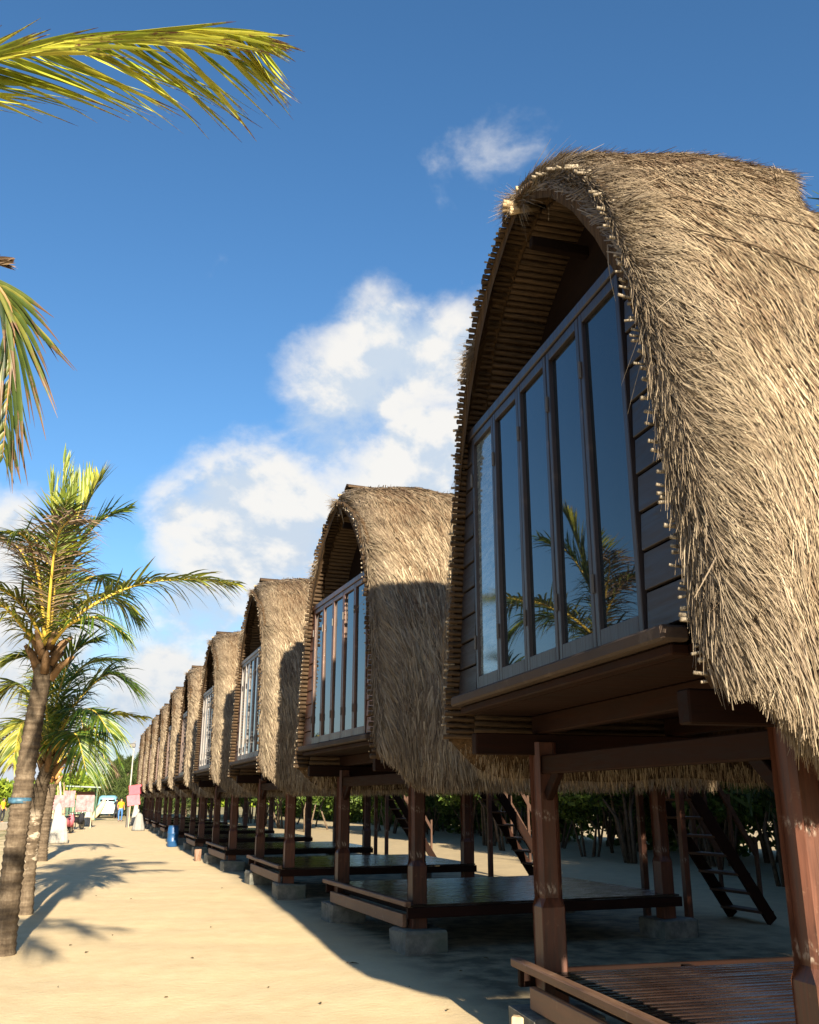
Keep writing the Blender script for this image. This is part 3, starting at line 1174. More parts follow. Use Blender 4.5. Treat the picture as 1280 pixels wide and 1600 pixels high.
def leaflets_np(pts, n, Lmax, width, droop, fwd, updir=None, start=.12, gap=0.0, segs=6, rndshift=0.0, fold=0.0, spread=1.0):
    """both-sided leaflets along a rachis polyline (world/local coords)"""
    parts = []
    cp = curve(pts, 60)
    C = np.array([tuple(p) for p in cp])
    T = unit(np.gradient(C, axis=0))
    up0 = np.array(updir if updir is not None else (0, 0, 1.0))
    for side in (-1, 1):
        s = np.linspace(start, .995, n) + rng.normal(0, .003, n)
        s = np.clip(s, 0, 1)
        keep = rng.random(n) > gap
        s = s[keep]
        k = len(s)
        P = np.stack([np.interp(s, np.linspace(0, 1, 61), C[:, j]) for j in range(3)], -1)
        Tt = unit(np.stack([np.interp(s, np.linspace(0, 1, 61), T[:, j]) for j in range(3)], -1))
        side_v = unit(np.cross(Tt, up0[None, :]))
        nrm = unit(np.cross(side_v, Tt))
        prof_ = np.sin(np.clip((s - start) / (1 - start) * .86 + .14, 0, 1) * PI) ** .55
        prof_ = np.maximum(prof_, .35)
        L = Lmax * prof_ * rng.uniform(.82, 1.08, k)
        f = fwd + (1 - fwd) * .65 * sstep((s - .45) / .55) + rng.normal(0, .06, k)
        f = np.clip(f, .1, 1.4)
        el = rng.normal(.22, .10, k)
        Dr = unit(side_v * side * spread * np.cos(f)[:, None] + Tt * np.sin(f)[:, None] * 1.15 + nrm * (el - fold)[:, None] * (np.cos(f) if fold else 1 + 0 * f)[:, None])
        Sd = unit(np.cross(Dr, nrm))
        tw = rng.normal(side * .5, .35, k)
        Sd = unit(Sd * np.cos(tw)[:, None] + nrm * np.sin(tw)[:, None])
        bend = np.zeros((k, 3))
        bend[:, 2] = -L * droop * rng.uniform(.55, 1.45, k)
        bend += rng.normal(0, .045, (k, 3)) * L[:, None]
        # curl shortens the chord so that a drooping leaflet does not grow
        L2 = L * np.clip(1 - droop * .35, .5, 1)
        rn = np.clip(rng.normal(.5 + rndshift, .22, k), 0, 1)
        wv = width * rng.uniform(.7, 1.15, k)
        parts.append(leafstrip(P, Dr, Sd, L2, wv, bend, rn, segs))
    return merge(parts)


def leafstrip(P, Dr, Sd, L, Wd, bend, rnd, segs):
    n = len(P)
    t = np.linspace(0, 1, segs + 1)
    C = P[:, None, :] + Dr[:, None, :] * (L[:, None] * t[None, :])[:, :, None] + bend[:, None, :] * (t ** 1.9)[None, :, None]
    wprof = np.where(t < .12, .55 + t / .12 * .45, 1 - (t - .12) / .88 * .25) * np.where(t > .6, np.clip(1 - (t - .6) / .4 * .93, .07, 1), 1)
    wd = Wd[:, None] * wprof[None, :] * .5
    # V fold: three points across
    nrm = unit(np.cross(Dr, Sd))
    A = C - Sd[:, None, :] * wd[:, :, None] + nrm[:, None, :] * wd[:, :, None] * .45
    B = C + Sd[:, None, :] * wd[:, :, None] + nrm[:, None, :] * wd[:, :, None] * .45
    V = np.stack([A, C, B], 2).reshape(n, (segs + 1) * 3, 3)
    base = np.arange(n)[:, None] * (segs + 1) * 3
    f = []
    for i in range(segs):
        for j in (0, 1):
            f.append(base + np.array([[3 * i + j, 3 * i + j + 1, 3 * i + j + 4, 3 * i + j + 3]]))
    Fq = np.stack(f, 1).reshape(-1, 4)
    at = {'rnd': np.repeat(rnd, (segs + 1) * 3), 'tt': np.tile(np.repeat(t, 3), n)}
    return V.reshape(-1, 3), Fq, at


def frond(parent, origin, pts, n, Lmax, width, droop, fwd, lm, rm=None, r0=.022, single=False, **kw):
    """pts are world points; parent sits at origin"""
    o = Vector(origin)
    P = [Vector(p) - o for p in pts]
    m = MB()
    cp = curve(P, 24)
    m.tube(cp, [r0 * (1 - .88 * (i / 24)) * (1.5 if i < 2 else 1) for i in range(25)], 6)
    fr = m.build('frond', rm or M_rachis, parent, True)
    V, Fq, at = leaflets_np(P, n, Lmax, width, droop, fwd, **kw)
    if not single:
        lo = link('leaflets', npmesh('leaflets', V, Fq, lm, at), fr)
        lo['kind'] = 'stuff'
    else:
        segs = kw.get('segs', 6)
        per = (segs + 1) * 3
        fpl = segs * 2
        k = len(V) // per
        for i in range(k):
            v = V[i * per:(i + 1) * per]
            link('leaflet', npmesh('leaflet', v, Fq[:fpl], lm, {q: a[i * per:(i + 1) * per] for q, a in at.items()}), fr)
    return fr


def trunk(parent, origin, pts, r0, r1, material, rings=.075):
    o = Vector(origin)
    P = [Vector(p) - o for p in pts]
    L = sum((P[i + 1] - P[i]).length for i in range(len(P) - 1))
    k = int(L / rings) * 3
    cp = curve(P, k)
    n = 20
    secs = []
    for i, p in enumerate(cp):
        f = i / k
        t = (cp[min(i + 1, k)] - cp[max(i - 1, 0)]).normalized()
        a = t.cross(Vector((0, 1, 0))).normalized()
        b = t.cross(a)
        r = r0 + (r1 - r0) * f + .10 * r0 * max(0, 1 - f * 9)
        r *= (1.0, 1.075, .955)[i % 3] + .02 * math.sin(i * 1.7)
        ph = random.uniform(0, 6)
        secs.append([p + (a * math.cos(2 * PI * j / n) + b * math.sin(2 * PI * j / n)) * r * (1 + .022 * math.sin(3 * 2 * PI * j / n + ph * .3 + i * .3) + random.uniform(-.012, .012)) for j in range(n)])
    return MB().sweep(secs).build('trunk', material, parent, True)


def boots(parent, c, r, n, material):
    """old leaf bases and fibre round the top of the trunk"""
    for i in range(n):
        a = 2.4 * i
        z = -.35 + .42 * i / n
        d = Vector((math.cos(a), math.sin(a), 0))
        p0 = Vector((0, 0, z)) + Vector(c) + d * r * .6
        p1 = p0 + d * .10 + Vector((0, 0, .16))
        p2 = p1 + d * random.uniform(.05, .14) + Vector((0, 0, random.uniform(.04, .16)))
        m = MB().tube([p0, p1, p2], [.055, .045, .02], 6)
        m.v = [tuple(Vector(c) + Vector((0, 0, z)) + (Vector(q) - Vector(c) - Vector((0, 0, z)))) for q in m.v]
        m.build('leaf_base', material if i % 3 else M_rachisd, parent, True)


def AP(Y, L):
    """image-plane polyline placed at depth Y (+ own depth offsets)"""
    return [atY(x, y, Y + dy) for x, y, dy in L]


GP = 'coconut palms along the left of the path'
# palm with the leaning trunk, blue tape
o1 = gnd(15, 1490)
pal1 = empty('coconut_palm', o1)
tag(pal1, 'coconut palm in front at left with blue tape round its trunk and upright young leaves', 'palm tree', GP)
trunk(pal1, o1 - Vector((0, 0, .0)), [o1 + Vector((-.07, 0, -.1)), atY(23, 1330, o1.y), atY(41, 1200, o1.y), atY(69, 1040, o1.y)], .124, .098, M_trunk)
c1 = atY(73, 1015, o1.y)
boots(pal1, c1 - o1, .12, 12, M_fibre)
# tape
tb = atY(31, 1251, o1.y) - o1
tdir = (atY(40, 1180, o1.y) - atY(22, 1330, o1.y)).normalized()
mt = MB()
for rr, zz in ((.158, -.028), (.160, 0), (.158, .028)): pass
mt.tube([tb - tdir * .03, tb, tb + tdir * .032], [.124, .127, .123], 20)
M_tape = solid('pale_blue_tape', (.035, .09, .14), .5, .4, .5, 20)
mt.build('tape', M_tape, pal1, True)
Y1 = o1.y
X = c1
D1 = [
    # (points (px,py,depth offset)), n, Lmax, width, droop, fwd, mat
    ([(75, 1010, 0), (130, 955, -.3), (210, 915, -.5), (290, 905, -.6), (368, 912, -.7)], 62, .62, .030, .55, .55, M_leaf1, .10),
    ([(76, 1005, 0), (84, 930, -.35), (88, 850, -.6), (105, 780, -.75)], 56, .60, .028, .35, .75, M_leaf1, .0),
    ([(74, 1010, 0), (78, 930, -.5), (90, 840, -1.0), (120, 800, -1.5)], 60, .58, .026, .60, .45, M_leafdry, .0),
    ([(76, 1005, 0), (105, 890, .2), (150, 820, .3), (200, 795, .3)], 54, .55, .028, .45, .8, M_leaf2, .0),
    ([(76, 1005, 0), (100, 880, .4), (135, 790, .5), (155, 745, .6)], 50, .55, .030, .15, 1.15, M_leaf1, .25),
    ([(76, 1008, 0), (120, 950, .3), (170, 930, .5), (215, 965, .6)], 50, .55, .030, .75, .7, M_leaf2, .0),
    ([(76, 1012, 0), (110, 975, -.6), (150, 965, -.9), (195, 990, -1.1)], 46, .45, .028, .7, .7, M_leaf2, .0),
    ([(70, 1008, 0), (45, 960, -.2), (10, 925, -.3), (-60, 905, -.3), (-120, 930, -.3)], 56, .62, .030, .6, .6, M_leaf1, .15),
    ([(70, 1008, 0), (40, 985, -.1), (0, 945, -.2), (-70, 955, -.3), (-130, 1010, -.3)], 56, .60, .032, .7, .6, M_leaf1, .25),
    ([(72, 1005, 0), (50, 900, .2), (20, 850, .4), (-40, 835, .5)], 52, .55, .028, .55, .7, M_leafdry, .0),
    ([(72, 1005, 0), (60, 900, -.5), (40, 840, -.9), (0, 830, -1.2)], 50, .5, .026, .6, .7, M_leaf1, -.1),
    ([(74, 1005, 0), (80, 910, .6), (60, 850, 1.1), (40, 830, 1.6)], 50, .55, .028, .6, .6, M_leaf2, .0),
    ([(76, 1010, 0), (110, 930, .8), (150, 900, 1.3), (190, 920, 1.8)], 50, .55, .028, .7, .6, M_leaf2, .0),
]
for pts, n, L, w, dr, fw_, lm, sh in D1:
    frond(pal1, o1, AP(Y1, pts), int(n * 1.15), L * 1.4, w * .95, dr * .75, fw_, lm, M_rachis, .026, rndshift=sh, segs=5)
for pts in ([(76, 1000, 0), (92, 880, 0), (100, 722, 0)], [(76, 1000, 0), (82, 880, 0), (80, 755, .1)], [(76, 1000, 0), (100, 880, 0), (140, 748, -.1)], [(76, 1000, 0), (100, 860, .1), (118, 760, .2)]):
    frond(pal1, o1, AP(Y1, pts), 22, .75, .034, .0, 1.38, M_spear, M_rachis, .02, start=.30, segs=4, rndshift=.2, spread=.2)

# second palm
o2 = gnd(38, 1428)
pal2 = empty('coconut_palm', o2)
tag(pal2, 'second coconut palm, pale bands on the middle of its trunk, dark green drooping crown', 'palm tree', GP)
trunk(pal2, o2, [o2 + Vector((0, 0, -.1)), atY(47, 1330, o2.y), atY(62, 1240, o2.y), atY(76, 1195, o2.y)], .118, .10, M_trunkp)
c2 = atY(77, 1175, o2.y)
boots(pal2, c2 - o2, .12, 12, M_fibre)
Y2 = o2.y
D2 = [
    ([(77, 1175, 0), (110, 1110, -.3), (165, 1055, -.4), (205, 1070, -.5)], 54, .85, .034, .6, .7, M_leaf2, .0),
    ([(77, 1178, 0), (120, 1150, -.3), (170, 1118, -.4), (228, 1120, -.5)], 54, .45, .032, .55, .7, M_leaf1, .35),
    ([(77, 1178, 0), (110, 1120, -.6), (145, 1110, -1.0), (172, 1145, -1.3)], 54, .62, .034, .7, .6, M_leaf2, .0),
    ([(77, 1175, 0), (90, 1090, -.2), (115, 1020, -.3), (150, 1000, -.3)], 54, .80, .034, .5, .8, M_leaf2, .0),
    ([(77, 1175, 0), (95, 1100, .4), (130, 1040, .7), (190, 1030, .9)], 54, .80, .034, .6, .7, M_leaf2, .1),
    ([(77, 1175, 0), (70, 1090, -.3), (50, 1030, -.4), (15, 1030, -.5)], 54, .8, .034, .6, .7, M_leaf1, .1),
    ([(77, 1175, 0), (55, 1100, .3), (25, 1070, .4), (-20, 1100, .5)], 54, .75, .034, .7, .6, M_leaf1, .2),
    ([(77, 1178, 0), (40, 1180, -.1), (10, 1150, -.3), (-40, 1130, -.3), (-90, 1150, -.3)], 50, .60, .032, .6, .6, M_leaf1, .45),
    ([(77, 1178, 0), (60, 1140, -.6), (35, 1130, -1.0), (20, 1190, -1.2)], 50, .60, .034, .7, .6, M_leaf1, .35),
    ([(77, 1178, 0), (100, 1150, -.7), (120, 1150, -1.2), (135, 1205, -1.5)], 50, .65, .034, .7, .6, M_leaf2, .0),
    ([(77, 1178, 0), (80, 1110, .8), (85, 1060, 1.3), (90, 1040, 1.9)], 50, .75, .034, .6, .6, M_leaf2, .0),
]
for pts, n, L, w, dr, fw_, lm, sh in D2:
    frond(pal2, o2, AP(Y2, pts), int(n * 1.2), L * 1.3, w * 1.0, dr * .75, fw_, lm, M_rachis, .026, rndshift=sh, segs=4)

# third palm, half hidden behind the second
o3 = gnd(62, 1346)
pal3 = empty('coconut_palm', o3)
tag(pal3, 'third coconut palm, thin trunk half hidden behind the pale-banded one, orange dry leaf bases', 'palm tree', GP)
trunk(pal3, o3, [o3 + Vector((0, 0, -.1)), atY(68, 1290, o3.y), atY(80, 1225, o3.y)], .19, .15, M_trunk)
M_dryo = solid('orange_dry_leaf_base', (.40, .20, .07), .7, .2, .4, 10)
c3 = atY(82, 1205, o3.y)
boots(pal3, c3 - o3, .20, 14, M_dryo)
for k in range(11):
    a = 2.4 * k + .4
    d = Vector((math.cos(a), math.sin(a), 0))
    h = random.uniform(.5, 1.4)
    q = [c3, c3 + d * .6 + Vector((0, 0, h * .7)), c3 + d * 1.3 + Vector((0, 0, h)), c3 + d * 1.9 + Vector((0, 0, h * .3 - .2))]
    frond(pal3, o3, q, 40, .65, .04, .6, .6, M_leafdry if k % 3 == 0 else M_leaf2, M_rachis, .03, segs=3)

# near palm standing left of the frame: two of its fronds hang into the picture
o0 = Vector((-2.1, 6.0, 0))
pal0 = empty('coconut_palm', o0)
tag(pal0, 'near coconut palm whose big yellow-green frond crosses the top left corner', 'palm tree', GP)
c0 = Vector((-2.15, 6.1, 4.75))
trunk(pal0, o0, [o0 + Vector((0, 0, -.1)), o0 + Vector((-.06, .02, 1.6)), o0 + Vector((-.02, .06, 3.2)), c0 - Vector((0, 0, .1))], .18, .13, M_trunk)
boots(pal0, c0 - o0, .13, 12, M_fibre)
A = [c0, c0.lerp(atY(-120, 135, 5.9), .6) + Vector((0, 0, .25)), atY(-100, 122, 5.9), atY(0, 84, 5.85), atY(130, 57, 5.8), atY(250, 49, 5.8), atY(345, 47, 5.75), atY(405, 62, 5.7)]
frond(pal0, o0, A, 76, 1.18, .050, .12, 1.10, M_leaf0, M_rachis, .020, single=True, rndshift=.12, segs=7, start=.15, fold=1.3)
B = [c0, c0 + Vector((.55, .15, .42)), atY(-40, 420, 6.4), atY(8, 462, 6.4), atY(22, 520, 6.4), atY(12, 620, 6.45), atY(4, 715, 6.5)]
frond(pal0, o0, B, 40, .78, .036, .22, 1.22, M_leafb, M_rachisd, .020, single=True, segs=6, start=.40, updir=(-.4, -1, .2))
for k in range(9):
    a = R(165 + 16 * k)
    d = Vector((math.cos(a), math.sin(a), 0))
    h = random.uniform(.4, 1.5)
    q = [c0, c0 + d * .7 + Vector((0, 0, h * .8)), c0 + d * 1.6 + Vector((0, 0, h)), c0 + d * 2.4 + Vector((0, 0, h * .3 - .1))]
    frond(pal0, o0, q, 48, .8, .040, .6, .6, M_leaf1, M_rachis, .026, segs=4)
# broken brown stub leaflets at the frame's left edge
for (x, y) in ((-25, 400), (-25, 415), (-28, 408)):
    pass
q = [c0 + Vector((.1, 0, .1)), atY(-90, 430, 6.3), atY(-30, 408, 6.3), atY(6, 412, 6.3)]
frond(pal0, o0, q, 14, .16, .05, .1, 1.3, M_leafdry, M_rachisd, .018, segs=3, start=.7)

# palm beside the camera, outside the frame: its shadow falls on the path in front
on_ = Vector((-2.6, -.2, 0))
paln = empty('coconut_palm', on_)
tag(paln, 'coconut palm beside the viewer, outside the picture, its crown shading the path', 'palm tree', GP)
cn = Vector((-2.35, -.1, 4.0))
trunk(paln, on_, [on_ + Vector((0, 0, -.1)), on_ + Vector((.05, .0, 1.5)), cn], .18, .13, M_trunk)
for k in range(11):
    a = R(20 + 33 * k)
    d = Vector((math.cos(a), math.sin(a), 0))
    h = random.uniform(.3, 1.1)
    L = 1.9 if k else 2.4
    q = [cn, cn + d * L * .3 + Vector((0, 0, h * .8)), cn + d * L * .65 + Vector((0, 0, h)), cn + d * L + Vector((0, 0, h * .4))]
    frond(paln, on_, q, 48, .7, .035, .5, .6, M_leaf1, M_rachis, .026, segs=3)

# ------------------------------------------------------------------ trees and shrubs


def foliage(n, size, shapes, M, aspect=1.6, tree_seed=0, up=.0, droop=0):
    """leaf quads spread in clumps. shapes: (cx,cy,cz,rx,ry,rz)"""
    P = []
    for (cx, cy, cz, rx, ry, rz, w) in shapes:
        k = int(n * w)
        d = unit(rng.normal(0, 1, (k, 3)))
        r = rng.random(k) ** .45
        P.append(np.array([cx, cy, cz]) + d * r[:, None] * np.array([rx, ry, rz]))
    P = np.concatenate(P)
    k = len(P)
    Dr = unit(rng.normal(0, 1, (k, 3)) + np.array([0, 0, up]))
    Sd = unit(np.cross(Dr, rng.normal(0, 1, (k, 3))))
    L = size * rng.uniform(.6, 1.4, k)
    bend = np.zeros((k, 3))
    bend[:, 2] = -droop * L
    return strips(P, Dr, Sd, L, L / aspect, 1, bend, rng.random(k), .35)


def casuarina_mesh(h, w, n, seed):
    sh = []
    r = random.Random(seed)
    stems = []
    for i in range(34):
        t = (i + .5) / 34
        z = h * (.12 + .86 * t)
        rad = w * (1 - t) ** .6 * r.uniform(.4, 1.0)
        a = 2.4 * i
        s = max(.22, .24 * w * (1.25 - t))
        sh.append((rad * math.cos(a), rad * math.sin(a), z, s, s, s * 1.5, 1 / 34))
        stems.append(((0, 0, z * .85), (rad * math.cos(a), rad * math.sin(a), z)))
    V, Fq, at = foliage(n, .34, sh, M_cas, 7.0, up=1.3)
    crown = npmesh('crown', V, Fq, M_cas, at)
    m = MB()
    m.tube([(0, 0, -.1), (.05, .02, h * .4), (0, 0, h * .95)], [.13, .09, .015], 8)
    for a, b in stems[::2]: m.tube([a, b], [.03, .008], 5)
    return crown, m.mesh('trunk', M_bark, True)


def place_tree(name, crown, tr, loc, rz, sc, label, cat, group=None):
    e = empty(name, loc, rz)
    e.scale = (sc, sc, sc)
    tag(e, label, cat, group)
    link('crown', crown, e)
    link('trunk', tr, e)
    return e


cas = [casuarina_mesh(5.4, 2.0, 9000, 1), casuarina_mesh(6.0, 1.7, 9000, 2)]
GC = 'casuarina trees at the far end of the path'
for i, (x, y, sc, lab) in enumerate([
        (.1, 104, .62, 'lowest casuarina at the left end of the dark clump, behind the minibus'),
        (1.5, 103, .86, 'low casuarina second from left in the dark clump, above the minibus'),
        (2.9, 101, 1.02, 'casuarina just left of the lamp pole at the end of the path'),
        (2.2, 110, 1.0, 'casuarina at the back of the clump, seen between the front ones'),
        (4.1, 100, 1.12, 'casuarina directly behind the lamp pole'),
        (5.6, 96, 1.2, 'casuarina touching the outline of the farthest hut'),
        (8.0, 92, 1.35, 'tallest casuarina, rising behind the farthest hut')]):
    cr, tr = cas[i % 2]
    place_tree('casuarina_tree', cr, tr, (x, y, 0), i * 1.3, sc, lab, 'tree', GC)
# the one whose tip shows at the right edge above the nearest roof
cr, tr = casuarina_mesh(9.6, 2.6, 16000, 5)
pt = atY(1352, 300, 12.5)
place_tree('casuarina_tree', cr, tr, (pt.x + .4, pt.y, 0), .4, pt.z / 9.0, 'tall casuarina behind the nearest hut, only a twig tip showing at the right edge', 'tree')


def thicket_mesh(seed):
    r = random.Random(seed)
    sh = []
    m = MB()
    for k in range(5):
        a = r.uniform(0, 6.28)
        x, y = .25 * math.cos(a), .25 * math.sin(a)
        x2, y2 = r.uniform(-1.1, 1.1), r.uniform(-1.1, 1.1)
        h = r.uniform(2.2, 3.6)
        m.tube([(x, y, -.1), (x * 2 + r.uniform(-.2, .2), y * 2, h * .4), (x2, y2, h)], [.05, .035, .012], 6)
        sh.append((x2, y2, h, .8, .8, .6, .13))
        sh.append((x2 * .8, y2 * .8, h * .68, .7, .7, .45, .07))
    V, Fq, at = foliage(8000, .12, sh, M_shrub, 1.7)
    return npmesh('crown', V, Fq, M_shrub, at), m.mesh('trunk', M_bark, True)


thk = [thicket_mesh(s) for s in range(4)]
k = 0
for i in range(44):
    y = 3 + i * 1.1 + random.uniform(-.5, .5)
    x = 13.5 + (i % 3) * 1.9 + random.uniform(-.6, .6)
    cr, tr = thk[i % 4]
    place_tree('thicket_tree', cr, tr, (x, y, 0), random.uniform(0, 6), random.uniform(.85, 1.25),
               'small many-stemmed leafy tree in the dark thicket seen between the posts behind the huts', 'tree', 'thicket of small trees behind the huts')
for i in range(16):
    y = 50 + i * 3.0
    cr, tr = thk[i % 4]
    place_tree('thicket_tree', cr, tr, (10.5 + (i % 2) * 2.2, y, 0), random.uniform(0, 6), random.uniform(1.0, 1.3),
               'small many-stemmed leafy tree in the dark thicket seen between the posts behind the huts', 'tree', 'thicket of small trees behind the huts')
for i in range(34):  # unseen trees, added to cast shade on the ground behind the huts
    cr, tr = thk[i % 4]
    place_tree('thicket_tree', cr, tr, (8.2 + (i % 5) * 1.5 + random.uniform(-.4, .4), -10 + i * .50, 0), random.uniform(0, 6), random.uniform(1.1, 1.5),
               'small many-stemmed leafy tree added unseen right of the viewer to shade the ground', 'tree', 'added shade trees right of the viewer')
# low undergrowth closing the gaps
sh = [(18.0 + (i_ % 2) * 1.5 + random.uniform(-.8, .8), y, 1.7, 1.3, 1.8, 1.9, 1 / 60) for i_, y in enumerate(np.linspace(2, 100, 60))]
V, Fq, at = foliage(80000, .26, sh, M_shrub, 1.5)
tag(link('undergrowth', npmesh('undergrowth', V, Fq, M_shrub, at)), 'dark leafy undergrowth behind the thicket', 'bushes', kind='stuff')

# far mangrove wood on the left horizon
sh = []
for i in range(170):
    x = -150 + i * 1.15 + random.uniform(-1, 1)
    yy = 215 + random.uniform(-8, 25)
    h = 5.2 + 1.3 * math.sin(i * .21) + random.uniform(-.7, .9)
    sh.append((x, yy, h * .55, 3.2, 4.0, h * .55, 1 / 170))
V, Fq, at = foliage(70000, .75, sh, M_mang, 1.4)
tag(link('mangrove_wood', npmesh('mangrove_wood', V, Fq, M_mang, at)), 'bright green belt of low mangrove wood along the left horizon', 'wood', kind='stuff')
m = MB()
for i in range(40):
    m.ball((-150 + i * 5, 232, 2.0), 4.5, 7, 5, (1, 1, .8))
tag(m.build('mangrove_body', M_shrub, None), 'dark inner mass of the mangrove belt', 'wood', kind='stuff')

# ------------------------------------------------------------------ people
M_skin = solid('brown_skin', (.30, .16, .09), .55, .3, .1)
M_yellow = solid('yellow_cotton', (.52, .28, .02), .8, .1, .15)
M_blue = solid('blue_denim', (.05, .13, .30), .8, .1, .2)
M_black = solid('black_cloth', (.02, .02, .025), .8, .1, .2)
M_hair = solid('black_hair', (.015, .012, .01), .6, .3, .2)
M_white = solid('white_cloth', (.30, .29, .27), .8, .1, .3, 3)
M_pink = solid('pink_fabric', (.44, .13, .16), .8, .1, .2, 4)
M_palepink = solid('pale_pink_fabric', (.30, .16, .17), .8, .1, .4, 5)


def person(loc, rz, h, label, shirt, trousers, pose=0):
    k = h / 1.72
    J = {'pel': (0, 0, .95), 'wst': (0, 0, 1.08), 'chs': (0, -.01, 1.30), 'nck': (0, 0, 1.47), 'hd': (0, -.02, 1.56), 'top': (0, -.01, 1.69)}
    E_ = [('pel', 'wst'), ('wst', 'chs'), ('chs', 'nck'), ('nck', 'hd'), ('hd', 'top')]
    Rr = {'pel': .15, 'wst': .13, 'chs': .155, 'nck': .055, 'hd': .095, 'top': .07}
    for s, n in ((-1, 'l'), (1, 'r')):
        st = .06 * s * (1 if pose else .3)
        J.update({'hip' + n: (.10 * s, 0, .90), 'kn' + n: (.11 * s, -st, .50), 'an' + n: (.12 * s, st, .09), 'to' + n: (.13 * s, st - .14, .04),
                  'sh' + n: (.19 * s, 0, 1.40), 'el' + n: (.25 * s, .04, 1.13), 'wr' + n: (.24 * s, -.10, .92), 'ha' + n: (.235 * s, -.15, .84)})
        Rr.update({'hip' + n: .10, 'kn' + n: .062, 'an' + n: .042, 'to' + n: .035, 'sh' + n: .065, 'el' + n: .043, 'wr' + n: .03, 'ha' + n: .035})
        E_ += [('pel', 'hip' + n), ('hip' + n, 'kn' + n), ('kn' + n, 'an' + n), ('an' + n, 'to' + n), ('chs', 'sh' + n), ('sh' + n, 'el' + n), ('el' + n, 'wr' + n), ('wr' + n, 'ha' + n)]
    names = list(J)
    me = bpy.data.meshes.new('body')
    me.from_pydata([tuple(q * k for q in J[n]) for n in names], [(names.index(a), names.index(b)) for a, b in E_], [])
    o = bpy.data.objects.new('body', me)
    col.objects.link(o)
    md = o.modifiers.new('skin', 'SKIN')
    sv = me.skin_vertices[0].data if me.skin_vertices else None
    if sv is None:
        bm = bmesh.new()
        bm.from_mesh(me)
        bm.verts.layers.skin.verify()
        bm.to_mesh(me)
        bm.free()
        sv = me.skin_vertices[0].data
    for i, n in enumerate(names):
        sv[i].radius = (Rr[n] * k, Rr[n] * k * (.8 if n in ('pel', 'wst', 'chs') else 1))
        sv[i].use_root = (n == 'pel')
    s2 = o.modifiers.new('sub', 'SUBSURF')
    s2.levels = s2.render_levels = 1
    dg = bpy.context.evaluated_depsgraph_get()
    dg.update()
    nm = bpy.data.meshes.new_from_object(o.evaluated_get(dg))
    bpy.data.objects.remove(o)
    nm.materials.clear()
    for q in (M_skin, shirt, trousers): nm.materials.append(q)
    for p in nm.polygons:
        c = p.center / k
        p.use_smooth = True
        p.material_index = 1 if (.96 < c.z < 1.46 and (abs(c.x) < .2 or c.z > 1.2)) else (2 if .10 < c.z <= .96 and abs(c.x) < .2 else 0)
    e = empty('person', loc, rz)
    tag(e, label, 'person')
    link('body', nm, e)
    MB().ball((0, .02 * k, 1.62 * k), .108 * k, 10, 6, (1, 1, .95)).build('hair', M_hair, e, True)
    return e


def on(x, y):
    p = gnd(x, y)
    p.z = float(gheight(p.x, p.y))
    return p


person(on(187, 1284), R(20), 1.7, 'person in a yellow shirt and blue trousers beside the blue minibus', M_yellow, M_blue, 1)
person(on(180.5, 1279), R(200), 1.7, 'person in black clothes standing between the minibus and the yellow shirt', M_black, M_black)
person(on(2, 1286), R(60), 1.7, 'person in a yellow shirt at the left edge behind the palm trunk', M_yellow, M_black, 1)

# ------------------------------------------------------------------ minibus
M_vblue = solid('pale_blue_car_paint', (.13, .30, .37), .3, .5, .05)
M_vwhite = solid('white_car_paint', (.5, .5, .48), .3, .5, .05)
M_tyre = solid('black_rubber', (.02, .02, .02), .8, .2, .2)
M_chrome = solid('chrome', (.6, .6, .6), .2, .5, .05, 5, 1.0)
M_lens = solid('headlight_glass', (.7, .7, .65), .1, .6, .05)


def minibus(loc, rz):
    e = empty('minibus', loc, rz)
    tag(e, 'old pale blue and white minibus parked at the far end of the path', 'minibus')

    def ring(x, s, zb=.35, zt=1.9):
        w = .86 * s
        return [(x, -w, zb), (x, -w * 1.02, 1.0), (x, -w * .97, 1.2), (x, -w * .86, zt - .12), (x, -w * .62, zt), (x, w * .62, zt), (x, w * .86, zt - .12), (x, w * .97, 1.2), (x, w * 1.02, 1.0), (x, w, zb)]
    MB().sweep([ring(-2.05, .80, .45, 1.62), ring(-1.98, .94, .38, 1.82), ring(-1.6, 1.0, .35, 1.93), ring(1.6, 1.0, .35, 1.93), ring(1.98, .94, .38, 1.85), ring(2.08, .82, .45, 1.65)]).build('body', M_vblue, e, True)
    MB().box((-2.04, 0, .78), (.06, 1.36, .5), None, .03).build('nose_panel', M_vwhite, e)
    for s in (-1, 1):
        MB().box((-2.03, s * .34, 1.43), (.05, .60, .34), Matrix.Rotation(R(-12), 3, 'Y'), .02).build('windscreen', M_glass, e)
        MB().tube([(-2.05, s * .52, .82), (-2.10, s * .52, .82)], .11, 12).build('headlight', M_lens, e)
        for x in (-1.3, -.3, .7, 1.4):
            MB().box((x, s * .815, 1.42), (.72, .04, .34), Matrix.Rotation(R(-s * 12), 3, 'X'), .015).build('side_window', M_glass, e)
        for x in (-1.25, 1.3):
            w = MB().tube([(x, s * .70, .32), (x, s * .88, .32)], .32, 18).build('wheel', M_tyre, e)
            MB().tube([(x, s * .875, .32), (x, s * .895, .32)], .17, 14).build('hubcap', M_chrome, w)
    MB().box((-2.14, 0, .46), (.10, 1.66, .14), None, .03).build('bumper', M_vwhite, e)
    MB().box((2.14, 0, .46), (.10, 1.66, .14), None, .03).build('bumper', M_vwhite, e)
    return e


vb = on(167, 1282.5)
minibus((vb.x + .15, 93, 0), R(87))

# ------------------------------------------------------------------ motorbikes


